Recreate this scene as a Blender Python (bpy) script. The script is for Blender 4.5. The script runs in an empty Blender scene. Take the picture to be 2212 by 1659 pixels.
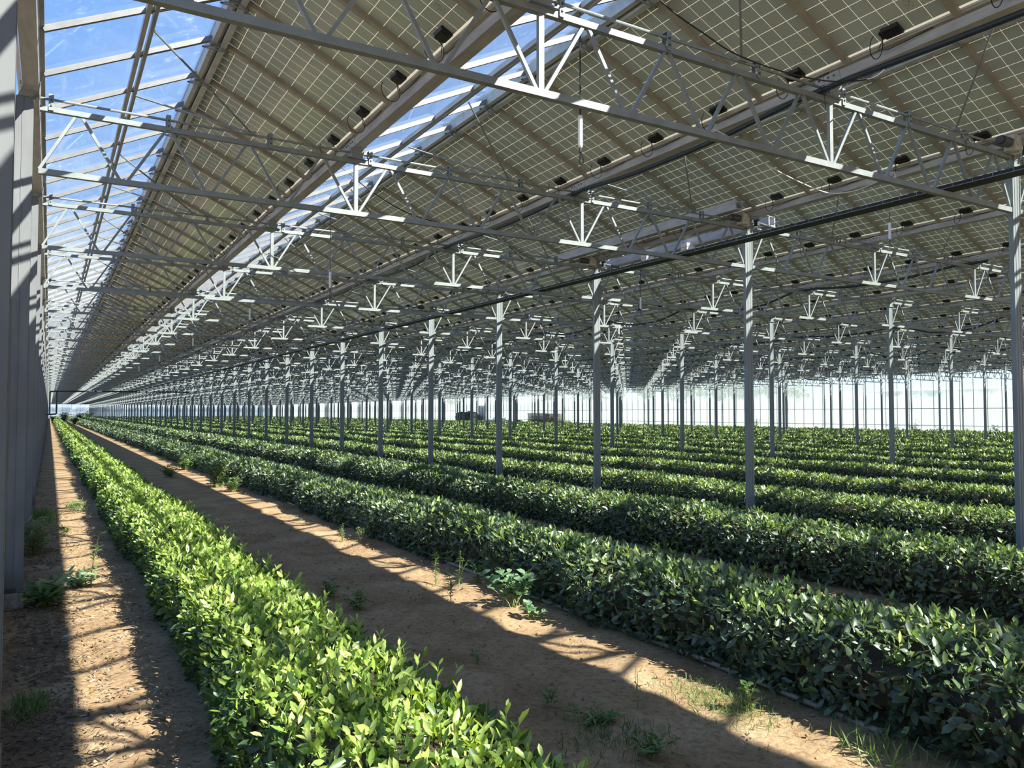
import bpy, math, random
import numpy as np
from mathutils import Vector

R = math.radians
rng = np.random.default_rng(7)
random.seed(7)
scn = bpy.context.scene
COL = scn.collection

# ------------------------------------------------------------------ camera model
IMG_W, IMG_H = 2212, 1659
F, YAW, PITCH, EYE = 1684.55, 0.5353, 0.0369, 1.8343
CY, SY = math.cos(YAW), math.sin(YAW)
CP, SP = math.cos(PITCH), math.sin(PITCH)


def proj(x, y, z):
    z = z - EYE
    r = x * CY - y * SY
    d = x * SY + y * CY
    d2 = d * CP + z * SP
    u2 = -d * SP + z * CP
    if d2 < 0.05:
        return None
    return 1106 + F * r / d2, 829.5 - F * u2 / d2, d2


def ray(u, v):
    a, b = (u - 1106) / F, -(v - 829.5) / F
    d, up = CP - b * SP, SP + b * CP
    return (a * CY + d * SY, -a * SY + d * CY, up)


def ground(u, v, z=0.0):
    r = ray(u, v)
    t = (z - EYE) / r[2]
    return (r[0] * t, r[1] * t, z)


def at_y(u, v, y):
    r = ray(u, v)
    t = y / r[1]
    return (r[0] * t, y, EYE + r[2] * t)


def at_x(u, v, x):
    r = ray(u, v)
    t = x / r[0]
    return (x, r[1] * t, EYE + r[2] * t)


def in_frame(pts, margin=0):
    for p in pts:
        q = proj(*p)
        if q and -margin < q[0] < IMG_W + margin and -margin < q[1] < IMG_H + margin:
            return True
    return False


# ------------------------------------------------------------------ layout of the house (metres)
SPAN = 9.756            # post row to post row
BAY = SPAN / 3          # one roof: gutter to gutter
NSPAN = 6
XL = 9.5474 - SPAN      # left wall gutter line
XR = XL + NSPAN * SPAN  # right wall gutter line
NBAY = NSPAN * 3
Y0, PITCH_Y = 4.725, 4.0
NK = 61                 # trusses in front of the camera
YEND = Y0 + PITCH_Y * (NK - 1)
YBEG = -12.0
Z_TOP, Z_LOW = 4.779, 4.163      # truss chord centres
Z_GUT, Z_RIDGE = 5.04, 5.77
GH = 0.115                        # gutter half width at the top
ORD = ['zeroth', 'first', 'second', 'third', 'fourth', 'fifth', 'sixth', 'seventh', 'eighth', 'ninth', 'tenth', 'eleventh', 'twelfth',
       'thirteenth', 'fourteenth', 'fifteenth', 'sixteenth', 'seventeenth', 'eighteenth', 'nineteenth', 'twentieth']


def nth(i):
    if i < len(ORD):
        return ORD[i]
    s = 'th' if 10 <= i % 100 <= 20 else {1: 'st', 2: 'nd', 3: 'rd'}.get(i % 10, 'th')
    return '%d%s' % (i, s)


# ------------------------------------------------------------------ materials
def new_mat(name):
    m = bpy.data.materials.new(name)
    m.use_nodes = True
    nt = m.node_tree
    nt.nodes.clear()
    out = nt.nodes.new('ShaderNodeOutputMaterial')
    return m, nt, out


def N(nt, typ, **kw):
    n = nt.nodes.new(typ)
    for k, v in kw.items():
        if k.startswith('i_'):
            n.inputs[k[2:].replace('_', ' ')].default_value = v
        else:
            setattr(n, k, v)
    return n


def L(nt, a, b):
    nt.links.new(a, b)


def ramp(nt, fac, stops):
    r = nt.nodes.new('ShaderNodeValToRGB')
    el = r.color_ramp.elements
    while len(el) < len(stops):
        el.new(0.5)
    for e, (p, c) in zip(el, stops):
        e.position = p
        e.color = (c[0], c[1], c[2], 1) if len(c) == 3 else c
    L(nt, fac, r.inputs[0])
    return r.outputs[0]


def math_n(nt, op, a, b=None, c=None):
    n = nt.nodes.new('ShaderNodeMath')
    n.operation = op
    for i, x in enumerate((a, b, c)):
        if x is None:
            continue
        if isinstance(x, (int, float)):
            n.inputs[i].default_value = x
        else:
            L(nt, x, n.inputs[i])
    return n.outputs[0]


def simple(name, col, rough=0.5, metal=0.0, noise=0.0, scale=20, spec=0.5, stretch=None):
    m, nt, out = new_mat(name)
    b = N(nt, 'ShaderNodeBsdfPrincipled')
    b.inputs['Roughness'].default_value = rough
    b.inputs['Metallic'].default_value = metal
    b.inputs['Specular IOR Level'].default_value = spec
    if noise:
        tc = N(nt, 'ShaderNodeTexCoord')
        src = tc.outputs['Object']
        if stretch:
            mp = N(nt, 'ShaderNodeMapping')
            mp.inputs['Scale'].default_value = stretch
            L(nt, src, mp.inputs[0])
            src = mp.outputs[0]
        tx = N(nt, 'ShaderNodeTexNoise')
        tx.inputs['Scale'].default_value = scale
        tx.inputs['Detail'].default_value = 5
        L(nt, src, tx.inputs['Vector'])
        lo = tuple(max(0, c * (1 - noise)) for c in col)
        hi = tuple(min(1, c * (1 + noise)) for c in col)
        L(nt, ramp(nt, tx.outputs[0], [(0.3, lo), (0.7, hi)]), b.inputs['Base Color'])
    else:
        b.inputs['Base Color'].default_value = (*col, 1)
    L(nt, b.outputs[0], out.inputs[0])
    return m


M = {}
M['galv'] = simple('galvanised_steel', (0.25, 0.28, 0.28), 0.5, 0.2, 0.13, 9)
M['galv_post'] = simple('galvanised_post', (0.225, 0.255, 0.26), 0.5, 0.2, 0.14, 6, stretch=(1, 1, 0.25))
M['galv_wall'] = simple('weathered_galvanised_post', (0.17, 0.18, 0.185), 0.6, 0.15, 0.16, 6, stretch=(1, 1, 0.25))
M['gutter'] = simple('gutter_steel', (0.42, 0.42, 0.44), 0.5, 0.1, 0.18, 14, stretch=(1, 0.25, 1))
M['alu'] = simple('aluminium_bar', (0.21, 0.21, 0.205), 0.45, 0.25, 0.12, 8)
M['rafter'] = simple('weathered_rafter', (0.36, 0.33, 0.27), 0.6, 0.1, 0.15, 8)
M['ridge'] = simple('ridge_profile', (0.46, 0.46, 0.44), 0.5, 0.2, 0.15, 8)
M['black'] = simple('black_plastic', (0.012, 0.012, 0.013), 0.4)
M['cable'] = simple('black_cable', (0.015, 0.016, 0.018), 0.55)
M['white_cable'] = simple('pale_cable', (0.75, 0.74, 0.70), 0.5)
M['hose'] = simple('dark_blue_hose', (0.018, 0.030, 0.045), 0.38, 0, 0.2, 30)
M['white'] = simple('white_plastic', (0.85, 0.86, 0.86), 0.4)
M['concrete'] = simple('concrete', (0.36, 0.34, 0.30), 0.9, 0, 0.3, 25)
M['tray'] = simple('dark_tray', (0.03, 0.032, 0.035), 0.6, 0.3, 0.25, 30)
M['motor'] = simple('motor_housing', (0.06, 0.06, 0.065), 0.45)
M['motor_pale'] = simple('gear_housing', (0.55, 0.52, 0.44), 0.5, 0.2, 0.2, 30)
M['bark'] = simple('tea_wood', (0.055, 0.04, 0.025), 0.9, 0, 0.5, 12)
M['stalk'] = simple('weed_stalk', (0.25, 0.28, 0.10), 0.7, 0, 0.2, 30)
M['timber'] = simple('stacked_timber', (0.19, 0.14, 0.10), 0.85, 0, 0.45, 6)
M['tarp'] = simple('dark_tarpaulin', (0.05, 0.05, 0.055), 0.6, 0, 0.4, 3)
M['bag'] = simple('pale_sack', (0.7, 0.7, 0.68), 0.7, 0, 0.15, 6)
M['green_bag'] = simple('green_sack', (0.02, 0.10, 0.05), 0.6, 0, 0.3, 6)
M['tan'] = simple('tan_board', (0.34, 0.26, 0.18), 0.8, 0, 0.25, 6)
M['trunk'] = simple('tree_trunk', (0.12, 0.09, 0.06), 0.9, 0, 0.4, 8)
M['pipe_pale'] = simple('pale_pipe', (0.34, 0.29, 0.22), 0.6, 0, 0.2, 20)
M['facade'] = simple('pale_facade', (0.42, 0.45, 0.48), 0.8, 0, 0.08, 0.4)
M['roofing'] = simple('grey_roofing', (0.45, 0.47, 0.5), 0.7, 0, 0.08, 0.4)


def leaf_mat(name, stops, trans=0.35, rough=0.36, spec=0.5):
    """leaf colour follows the leaf's own age and tint"""
    m, nt, out = new_mat(name)
    at = N(nt, 'ShaderNodeAttribute', attribute_name='age')
    col = ramp(nt, at.outputs['Fac'], stops)
    b = N(nt, 'ShaderNodeBsdfPrincipled')
    b.inputs['Roughness'].default_value = rough
    b.inputs['Specular IOR Level'].default_value = spec
    L(nt, col, b.inputs['Base Color'])
    hs = N(nt, 'ShaderNodeHueSaturation')
    hs.inputs['Hue'].default_value = 0.485
    hs.inputs['Saturation'].default_value = 1.15
    hs.inputs['Value'].default_value = 1.35
    L(nt, col, hs.inputs['Color'])
    t = N(nt, 'ShaderNodeBsdfTranslucent')
    L(nt, hs.outputs[0], t.inputs[0])
    mx = N(nt, 'ShaderNodeMixShader')
    mx.inputs[0].default_value = trans
    L(nt, b.outputs[0], mx.inputs[1])
    L(nt, t.outputs[0], mx.inputs[2])
    L(nt, mx.outputs[0], out.inputs[0])
    return m


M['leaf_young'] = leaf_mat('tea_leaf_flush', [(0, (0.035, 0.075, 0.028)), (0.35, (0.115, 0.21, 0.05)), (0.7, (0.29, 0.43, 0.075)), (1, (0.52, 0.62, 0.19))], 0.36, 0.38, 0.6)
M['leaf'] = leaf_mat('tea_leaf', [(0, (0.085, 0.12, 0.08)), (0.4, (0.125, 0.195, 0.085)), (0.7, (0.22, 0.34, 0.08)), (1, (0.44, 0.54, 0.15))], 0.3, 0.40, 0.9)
M['weed'] = leaf_mat('weed_leaf', [(0, (0.05, 0.11, 0.03)), (0.5, (0.12, 0.22, 0.06)), (1, (0.32, 0.42, 0.16))], 0.35, 0.5)
M['pale_weed'] = leaf_mat('pale_weed_leaf', [(0, (0.12, 0.24, 0.11)), (1, (0.30, 0.46, 0.26))], 0.35, 0.5)
M['litter'] = leaf_mat('dry_litter', [(0, (0.07, 0.045, 0.028)), (0.6, (0.22, 0.15, 0.09)), (0.9, (0.42, 0.33, 0.22)), (1, (0.7, 0.64, 0.55))], 0.1, 0.7)
M['tree_leaf'] = leaf_mat('tree_leaf', [(0, (0.035, 0.08, 0.03)), (1, (0.12, 0.20, 0.07))], 0.3, 0.5)


def soil_mat():
    m, nt, out = new_mat('bare_soil')
    tc = N(nt, 'ShaderNodeTexCoord')
    n1 = N(nt, 'ShaderNodeTexNoise', i_Scale=1.6, i_Detail=6.0)
    n2 = N(nt, 'ShaderNodeTexNoise', i_Scale=22.0, i_Detail=8.0, i_Roughness=0.7)
    for n in (n1, n2):
        L(nt, tc.outputs['Object'], n.inputs['Vector'])
    c1 = ramp(nt, n1.outputs[0], [(0.3, (0.30, 0.195, 0.105)), (0.55, (0.43, 0.295, 0.165)), (0.75, (0.53, 0.39, 0.235))])
    c2 = ramp(nt, n2.outputs[0], [(0.32, (0.52, 0.5, 0.47)), (0.55, (1, 1, 1))])
    mx = N(nt, 'ShaderNodeMix', data_type='RGBA', blend_type='MULTIPLY')
    mx.inputs[0].default_value = 1.0
    L(nt, c1, mx.inputs[6])
    L(nt, c2, mx.inputs[7])
    b = N(nt, 'ShaderNodeBsdfPrincipled')
    b.inputs['Roughness'].default_value = 0.95
    b.inputs['Specular IOR Level'].default_value = 0.15
    L(nt, mx.outputs[2], b.inputs['Base Color'])
    bp = N(nt, 'ShaderNodeBump')
    bp.inputs['Strength'].default_value = 0.55
    bp.inputs['Distance'].default_value = 0.03
    L(nt, n2.outputs[0], bp.inputs['Height'])
    L(nt, bp.outputs[0], b.inputs['Normal'])
    L(nt, b.outputs[0], out.inputs[0])
    return m


M['soil'] = soil_mat()


def roof_glass():
    """thin clear pane: passes the light, mirrors a little at glancing angles, carries bird marks and algae specks"""
    m, nt, out = new_mat('roof_glass')
    tr = N(nt, 'ShaderNodeBsdfTransparent')
    tr.inputs[0].default_value = (0.90, 0.94, 0.97, 1)
    gl = N(nt, 'ShaderNodeBsdfGlossy')
    gl.inputs['Roughness'].default_value = 0.03
    geo = N(nt, 'ShaderNodeNewGeometry')
    dt = N(nt, 'ShaderNodeVectorMath', operation='DOT_PRODUCT')
    L(nt, geo.outputs['Incoming'], dt.inputs[0])
    L(nt, geo.outputs['Normal'], dt.inputs[1])
    fc = math_n(nt, 'POWER', math_n(nt, 'SUBTRACT', 1.0, math_n(nt, 'ABSOLUTE', dt.outputs['Value'])), 5.0)
    fr = math_n(nt, 'ADD', math_n(nt, 'MULTIPLY', fc, 0.8), 0.05)
    mx = N(nt, 'ShaderNodeMixShader')
    L(nt, fr, mx.inputs[0])
    L(nt, tr.outputs[0], mx.inputs[1])
    L(nt, gl.outputs[0], mx.inputs[2])
    tc = N(nt, 'ShaderNodeTexCoord')
    n1 = N(nt, 'ShaderNodeTexNoise', i_Scale=7.0, i_Detail=7.0, i_Roughness=0.75)
    n2 = N(nt, 'ShaderNodeTexNoise', i_Scale=0.9, i_Detail=3.0)
    L(nt, tc.outputs['Object'], n1.inputs['Vector'])
    L(nt, tc.outputs['Object'], n2.inputs['Vector'])
    a = ramp(nt, n1.outputs[0], [(0.55, (0, 0, 0)), (0.75, (0.35, 0.35, 0.35))])
    b_ = ramp(nt, n2.outputs[0], [(0.42, (0.1, 0.1, 0.1)), (0.65, (1, 1, 1))])
    f = math_n(nt, 'MULTIPLY', a, b_)
    f = math_n(nt, 'ADD', f, 0.035)
    d = N(nt, 'ShaderNodeBsdfTranslucent')
    d.inputs[0].default_value = (0.85, 0.9, 0.95, 1)
    mx2 = N(nt, 'ShaderNodeMixShader')
    L(nt, f, mx2.inputs[0])
    L(nt, mx.outputs[0], mx2.inputs[1])
    L(nt, d.outputs[0], mx2.inputs[2])
    L(nt, mx2.outputs[0], out.inputs[0])
    return m


M['glass'] = roof_glass()


def wash_glass(name, axis, tint=(0.74, 0.785, 0.81), base=0.25):
    """wall glass with streaky run-down whitewash: thick in the middle of the height, ragged at its top edge"""
    m, nt, out = new_mat(name)
    tc = N(nt, 'ShaderNodeTexCoord')
    sx = N(nt, 'ShaderNodeSeparateXYZ')
    L(nt, tc.outputs['Object'], sx.inputs[0])
    mp = N(nt, 'ShaderNodeMapping')
    mp.inputs['Scale'].default_value = (1, 1, 0.12)
    L(nt, tc.outputs['Object'], mp.inputs[0])
    streak = N(nt, 'ShaderNodeTexNoise', i_Scale=5.0, i_Detail=6.0, i_Roughness=0.65)
    L(nt, mp.outputs[0], streak.inputs['Vector'])
    blob = N(nt, 'ShaderNodeTexNoise', i_Scale=0.55, i_Detail=5.0, i_Roughness=0.6)
    L(nt, tc.outputs['Object'], blob.inputs['Vector'])
    # upper limit of the wash
    z = sx.outputs['Z']
    off = math_n(nt, 'MULTIPLY', math_n(nt, 'SUBTRACT', blob.outputs[0], 0.5), 3.2)
    zz = math_n(nt, 'ADD', z, off)
    up = N(nt, 'ShaderNodeMapRange', interpolation_type='SMOOTHSTEP')
    up.inputs['From Min'].default_value = 2.75
    up.inputs['From Max'].default_value = 3.7
    up.inputs['To Min'].default_value = 1.0
    up.inputs['To Max'].default_value = 0.28
    L(nt, zz, up.inputs['Value'])
    low = N(nt, 'ShaderNodeMapRange')
    low.inputs['From Min'].default_value = 2.05
    low.inputs['From Max'].default_value = 2.30
    low.inputs['To Min'].default_value = 0.62
    low.inputs['To Max'].default_value = 1.0
    L(nt, z, low.inputs['Value'])
    st = N(nt, 'ShaderNodeMapRange')
    st.inputs['From Min'].default_value = 0.3
    st.inputs['From Max'].default_value = 0.6
    st.inputs['To Min'].default_value = 0.75
    st.inputs['To Max'].default_value = 1.0
    L(nt, streak.outputs[0], st.inputs['Value'])
    f = math_n(nt, 'MULTIPLY', math_n(nt, 'MULTIPLY', up.outputs[0], low.outputs[0]), st.outputs[0])
    f = math_n(nt, 'MULTIPLY', f, 0.97)
    tr = N(nt, 'ShaderNodeBsdfTransparent')
    tr.inputs[0].default_value = (0.92, 0.96, 0.97, 1)
    d = N(nt, 'ShaderNodeBsdfTranslucent')
    d.inputs[0].default_value = (*tint, 1)
    d2 = N(nt, 'ShaderNodeBsdfDiffuse')
    d2.inputs[0].default_value = (*tint, 1)
    md = N(nt, 'ShaderNodeMixShader')
    md.inputs[0].default_value = base
    L(nt, d.outputs[0], md.inputs[1])
    L(nt, d2.outputs[0], md.inputs[2])
    mx = N(nt, 'ShaderNodeMixShader')
    L(nt, f, mx.inputs[0])
    L(nt, tr.outputs[0], mx.inputs[1])
    L(nt, md.outputs[0], mx.inputs[2])
    L(nt, mx.outputs[0], out.inputs[0])
    return m


M['wash'] = wash_glass('whitewashed_glass', 'Y')
M['wash_end'] = wash_glass('hazy_end_glass', 'X', (0.62, 0.76, 0.80), 0.15)


def cell_mats():
    """double-glass solar module. UV: u runs down the slope in cells (0..10), v across (0..6)"""
    res = {}
    for side in ('under', 'upper'):
        m, nt, out = new_mat('solar_module_' + side)
        uv = N(nt, 'ShaderNodeUVMap', uv_map='cells')
        sx = N(nt, 'ShaderNodeSeparateXYZ')
        L(nt, uv.outputs[0], sx.inputs[0])
        u, v = sx.outputs['X'], sx.outputs['Y']

        def line(c, half):
            fr = math_n(nt, 'FRACT', c)
            d = math_n(nt, 'ABSOLUTE', math_n(nt, 'SUBTRACT', fr, 0.5))
            return math_n(nt, 'GREATER_THAN', d, 0.5 - half)
        g = math_n(nt, 'MAXIMUM', line(u, 0.017), line(v, 0.0125))
        edge = math_n(nt, 'GREATER_THAN', u, 10.0)
        g = math_n(nt, 'MAXIMUM', g, edge)
        if side == 'under':
            geo = N(nt, 'ShaderNodeNewGeometry')
            tx = N(nt, 'ShaderNodeTexNoise', i_Scale=0.8, i_Detail=3.0)
            L(nt, geo.outputs['Position'], tx.inputs['Vector'])
            cc = ramp(nt, tx.outputs[0], [(0.3, (0.40, 0.455, 0.43)), (0.7, (0.49, 0.545, 0.505))])
            # small printed rating block on one cell
            ru = math_n(nt, 'LESS_THAN', math_n(nt, 'ABSOLUTE', math_n(nt, 'SUBTRACT', u, 8.5)), 0.32)
            rv = math_n(nt, 'LESS_THAN', math_n(nt, 'ABSOLUTE', math_n(nt, 'SUBTRACT', v, 1.5)), 0.22)
            sp = N(nt, 'ShaderNodeTexNoise', i_Scale=9.0, i_Detail=2.0)
            L(nt, uv.outputs[0], sp.inputs['Vector'])
            pr = math_n(nt, 'MULTIPLY', math_n(nt, 'MULTIPLY', ru, rv), math_n(nt, 'GREATER_THAN', sp.outputs[0], 0.55))
            mk = N(nt, 'ShaderNodeMix', data_type='RGBA')
            L(nt, math_n(nt, 'MULTIPLY', pr, 0.5), mk.inputs[0])
            L(nt, cc, mk.inputs[6])
            mk.inputs[7].default_value = (0.08, 0.08, 0.07, 1)
            b = N(nt, 'ShaderNodeBsdfPrincipled')
            b.inputs['Roughness'].default_value = 0.16
            b.inputs['Specular IOR Level'].default_value = 0.45
            L(nt, mk.outputs[2], b.inputs['Base Color'])
            t = N(nt, 'ShaderNodeBsdfTranslucent')
            t.inputs[0].default_value = (0.36, 0.325, 0.25, 1)
            d = N(nt, 'ShaderNodeBsdfDiffuse')
            d.inputs[0].default_value = (0.7, 0.64, 0.5, 1)
            td = N(nt, 'ShaderNodeMixShader')
            td.inputs[0].default_value = 0.55
            L(nt, t.outputs[0], td.inputs[1])
            L(nt, d.outputs[0], td.inputs[2])
            mx = N(nt, 'ShaderNodeMixShader')
            L(nt, g, mx.inputs[0])
            L(nt, b.outputs[0], mx.inputs[1])
            L(nt, td.outputs[0], mx.inputs[2])
        else:
            b = N(nt, 'ShaderNodeBsdfGlossy')
            b.inputs['Roughness'].default_value = 0.05
            t = N(nt, 'ShaderNodeBsdfTransparent')
            t.inputs[0].default_value = (0.93, 0.95, 0.95, 1)
            mx = N(nt, 'ShaderNodeMixShader')
            mx.inputs[0].default_value = 0.05
            L(nt, t.outputs[0], mx.inputs[1])
            L(nt, b.outputs[0], mx.inputs[2])
        L(nt, mx.outputs[0], out.inputs[0])
        res[side] = m
    return res


_c = cell_mats()
M['cell_under'], M['cell_upper'] = _c['under'], _c['upper']


# ------------------------------------------------------------------ mesh helpers
class MB:
    def __init__(s):
        s.v, s.f, s.m, s.uv = [], [], [], []
        s.n = 0

    def add(s, verts, faces, mi=0, uvs=None):
        b = s.n
        s.v.extend(tuple(p) for p in verts)
        s.n += len(verts)
        for i, f in enumerate(faces):
            s.f.append([b + j for j in f])
            s.m.append(mi)
            s.uv.append(uvs[i] if uvs else None)
        return s

    def box(s, c, size, mi=0):
        x, y, z = c
        a, b, d = size[0] / 2, size[1] / 2, size[2] / 2
        vs = [(x + i * a, y + j * b, z + k * d) for k in (-1, 1) for j in (-1, 1) for i in (-1, 1)]
        return s.add(vs, [(0, 2, 3, 1), (4, 5, 7, 6), (0, 1, 5, 4), (2, 6, 7, 3), (0, 4, 6, 2), (1, 3, 7, 5)], mi)

    def bar(s, p, q, w, h, up=(0, 0, 1), mi=0):
        """rectangular section w (sideways) x h (along up) from p to q"""
        p, q, up = Vector(p), Vector(q), Vector(up)
        d = (q - p).normalized()
        sd = d.cross(up)
        if sd.length < 1e-4:
            sd = d.cross(Vector((0, 1, 0)))
        sd.normalize()
        u = sd.cross(d).normalized()
        vs = []
        for c in (p, q):
            for a, b in ((-1, -1), (1, -1), (1, 1), (-1, 1)):
                vs.append(c + sd * (a * w / 2) + u * (b * h / 2))
        return s.add(vs, [(3, 2, 1, 0), (4, 5, 6, 7), (0, 1, 5, 4), (1, 2, 6, 5), (2, 3, 7, 6), (3, 0, 4, 7)], mi)

    def tube(s, pts, r, n=8, mi=0, cap=True):
        pts = [Vector(p) for p in pts]
        rs = r if isinstance(r, (list, tuple)) else [r] * len(pts)
        ref = None
        rings = []
        for i, p in enumerate(pts):
            d = (pts[min(i + 1, len(pts) - 1)] - pts[max(i - 1, 0)])
            if d.length < 1e-9:
                d = Vector((0, 0, 1))
            d.normalize()
            if ref is None:
                ref = Vector((0, 0, 1)) if abs(d.z) < 0.9 else Vector((1, 0, 0))
            a = d.cross(ref)
            if a.length < 1e-5:
                a = d.cross(Vector((0.3, 1, 0.2)))
            a.normalize()
            b = a.cross(d).normalized()
            ref = b
            rings.append([p + (a * math.cos(2 * math.pi * k / n) + b * math.sin(2 * math.pi * k / n)) * rs[i] for k in range(n)])
        vs = [v for rg in rings for v in rg]
        fs = []
        for i in range(len(rings) - 1):
            for k in range(n):
                k2 = (k + 1) % n
                fs.append((i * n + k, (i + 1) * n + k, (i + 1) * n + k2, i * n + k2))
        if cap:
            fs.append(tuple(range(n)))
            fs.append(tuple((len(rings) - 1) * n + k for k in range(n - 1, -1, -1)))
        return s.add(vs, fs, mi)

    def prism(s, prof, y0, y1, mi=0):
        """closed xz profile run along y"""
        n = len(prof)
        vs = [(x, y0, z) for x, z in prof] + [(x, y1, z) for x, z in prof]
        fs = [(i, (i + 1) % n, n + (i + 1) % n, n + i) for i in range(n)]
        fs += [tuple(range(n - 1, -1, -1)), tuple(range(n, 2 * n))]
        return s.add(vs, fs, mi)

    def mesh(s, name, mats):
        me = bpy.data.meshes.new(name)
        me.from_pydata(s.v, [], s.f)
        for m in (mats if isinstance(mats, (list, tuple)) else [mats]):
            me.materials.append(m)
        if any(s.m):
            me.polygons.foreach_set('material_index', s.m)
        if any(u is not None for u in s.uv):
            ul = me.uv_layers.new(name='cells')
            data = []
            for f, u in zip(s.f, s.uv):
                if u is None:
                    u = [(0.5, 0.5)] * len(f)
                for a in u:
                    data.extend(a)
            ul.data.foreach_set('uv', data)
        me.update()
        return me

    def build(s, name, mats, parent=None, loc=None, smooth=False):
        me = s.mesh(name, mats)
        if smooth:
            me.polygons.foreach_set('use_smooth', [True] * len(me.polygons))
        return link(name, me, parent, loc)


def link(name, data, parent=None, loc=None, rot=None):
    o = bpy.data.objects.new(name, data)
    COL.objects.link(o)
    if parent is not None:
        o.parent = parent
    if loc is not None:
        o.location = loc
    if rot is not None:
        o.rotation_euler = rot
    return o


def tag(o, label=None, cat=None, group=None, kind=None):
    if label:
        o['label'] = label
    if cat:
        o['category'] = cat
    if group:
        o['group'] = group
    if kind:
        o['kind'] = kind
    return o


def empty(name, loc=(0, 0, 0)):
    o = bpy.data.objects.new(name, None)
    o.empty_display_size = 0.2
    COL.objects.link(o)
    o.location = loc
    return o


KIDS = {}


def copy_tree(o, parent=None):
    c = o.copy()
    COL.objects.link(c)
    c.parent = parent
    kids = KIDS.get(o.name)
    if kids is None:
        kids = KIDS[o.name] = list(o.children)
    for ch in kids:
        copy_tree(ch, c)
    return c


def np_mesh(name, verts, polys_by_size, mats, age=None, mat_idx=None):
    """fast mesh: polys_by_size = list of int arrays (n,k)"""
    me = bpy.data.meshes.new(name)
    nv = len(verts)
    me.vertices.add(nv)
    me.vertices.foreach_set('co', np.ascontiguousarray(verts, dtype=np.float32).ravel())
    loops = np.concatenate([p.ravel() for p in polys_by_size]).astype(np.int32)
    tot = np.concatenate([np.full(len(p), p.shape[1], dtype=np.int32) for p in polys_by_size])
    start = np.concatenate([[0], np.cumsum(tot)[:-1]]).astype(np.int32)
    me.loops.add(len(loops))
    me.loops.foreach_set('vertex_index', loops)
    me.polygons.add(len(tot))
    me.polygons.foreach_set('loop_start', start)
    try:
        me.polygons.foreach_set('loop_total', tot)
    except Exception:
        pass
    for m in (mats if isinstance(mats, (list, tuple)) else [mats]):
        me.materials.append(m)
    if mat_idx is not None:
        me.polygons.foreach_set('material_index', mat_idx.astype(np.int32))
    if age is not None:
        a = me.attributes.new('age', 'FLOAT', 'POINT')
        a.data.foreach_set('value', age.astype(np.float32))
    me.update(calc_edges=True)
    return me


def unit(a):
    return a / np.maximum(np.linalg.norm(a, axis=1, keepdims=True), 1e-9)


# ------------------------------------------------------------------ leaves
def leaves_geo(P, D, Nn, Ln, Wd, bend, fine):
    """P base points, D direction, Nn leaf normal, lengths, widths -> verts, polys, verts per leaf"""
    D = unit(D)
    S = unit(np.cross(D, Nn))
    U = unit(np.cross(S, D))
    n = len(P)
    l, w, b = Ln[:, None], Wd[:, None], bend[:, None]
    if fine:
        c1 = P + D * l * 0.30 - U * l * 0.03
        c2 = P + D * l * 0.68 - U * (l * 0.04 + b * 0.45 * l)
        tip = P + D * l - U * b * l
        e1 = U * w * 0.16
        V = np.stack([P, c1 - S * w * 0.40 + e1, c1, c1 + S * w * 0.40 + e1,
                      c2 - S * w * 0.42 + e1, c2, c2 + S * w * 0.42 + e1, tip], 1)
        k = 8
        base = (np.arange(n) * k)[:, None]
        tri = np.concatenate([base + np.array([[0, 2, 1]]), base + np.array([[0, 3, 2]]), base + np.array([[4, 5, 7]]), base + np.array([[5, 6, 7]])])
        quad = np.concatenate([base + np.array([[1, 2, 5, 4]]), base + np.array([[2, 3, 6, 5]])])
        return V.reshape(-1, 3), [tri, quad], k
    c = P + D * l * 0.48
    e1 = U * w * 0.2
    tip = P + D * l - U * b * l
    V = np.stack([P, c - S * w * 0.5 + e1, tip, c + S * w * 0.5 + e1], 1)
    k = 4
    base = (np.arange(n) * k)[:, None]
    tri = np.concatenate([base + np.array([[0, 2, 1]]), base + np.array([[0, 3, 2]])])
    return V.reshape(-1, 3), [tri], k


def wob(y, seed, amp, sc=1.0):
    r = np.random.default_rng(seed)
    out = np.zeros_like(y)
    for f in (0.35, 0.8, 1.7, 3.6):
        out += np.sin(y * f * sc * 2 + r.uniform(0, 6.28)) * amp * r.uniform(0.5, 1) / (1 + f * 0.5)
    return out


def hedge_profile(t):
    """t 0..1 round the hedge from left foot over the top to right foot -> unit half-section (x -1..1, z 0..1) and normal"""
    a = np.pi * (1 - t)
    c, s = np.cos(a), np.sin(a)
    ex = 0.52
    z = np.abs(s) ** 0.62
    x = np.sign(c) * np.abs(c) ** ex * (0.80 + 0.20 * np.minimum(1, z * 1.6))
    nx, nz = np.sign(c) * np.abs(c) ** 1.2, s ** 1.0
    return x, z, nx, nz


# arc-length table for even sampling
_T = np.linspace(0, 1, 400)
_x, _z, _, _ = hedge_profile(_T)
_s = np.concatenate([[0], np.cumsum(np.hypot(np.diff(_x * 0.55), np.diff(_z * 0.5)))])
_s /= _s[-1]


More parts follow.
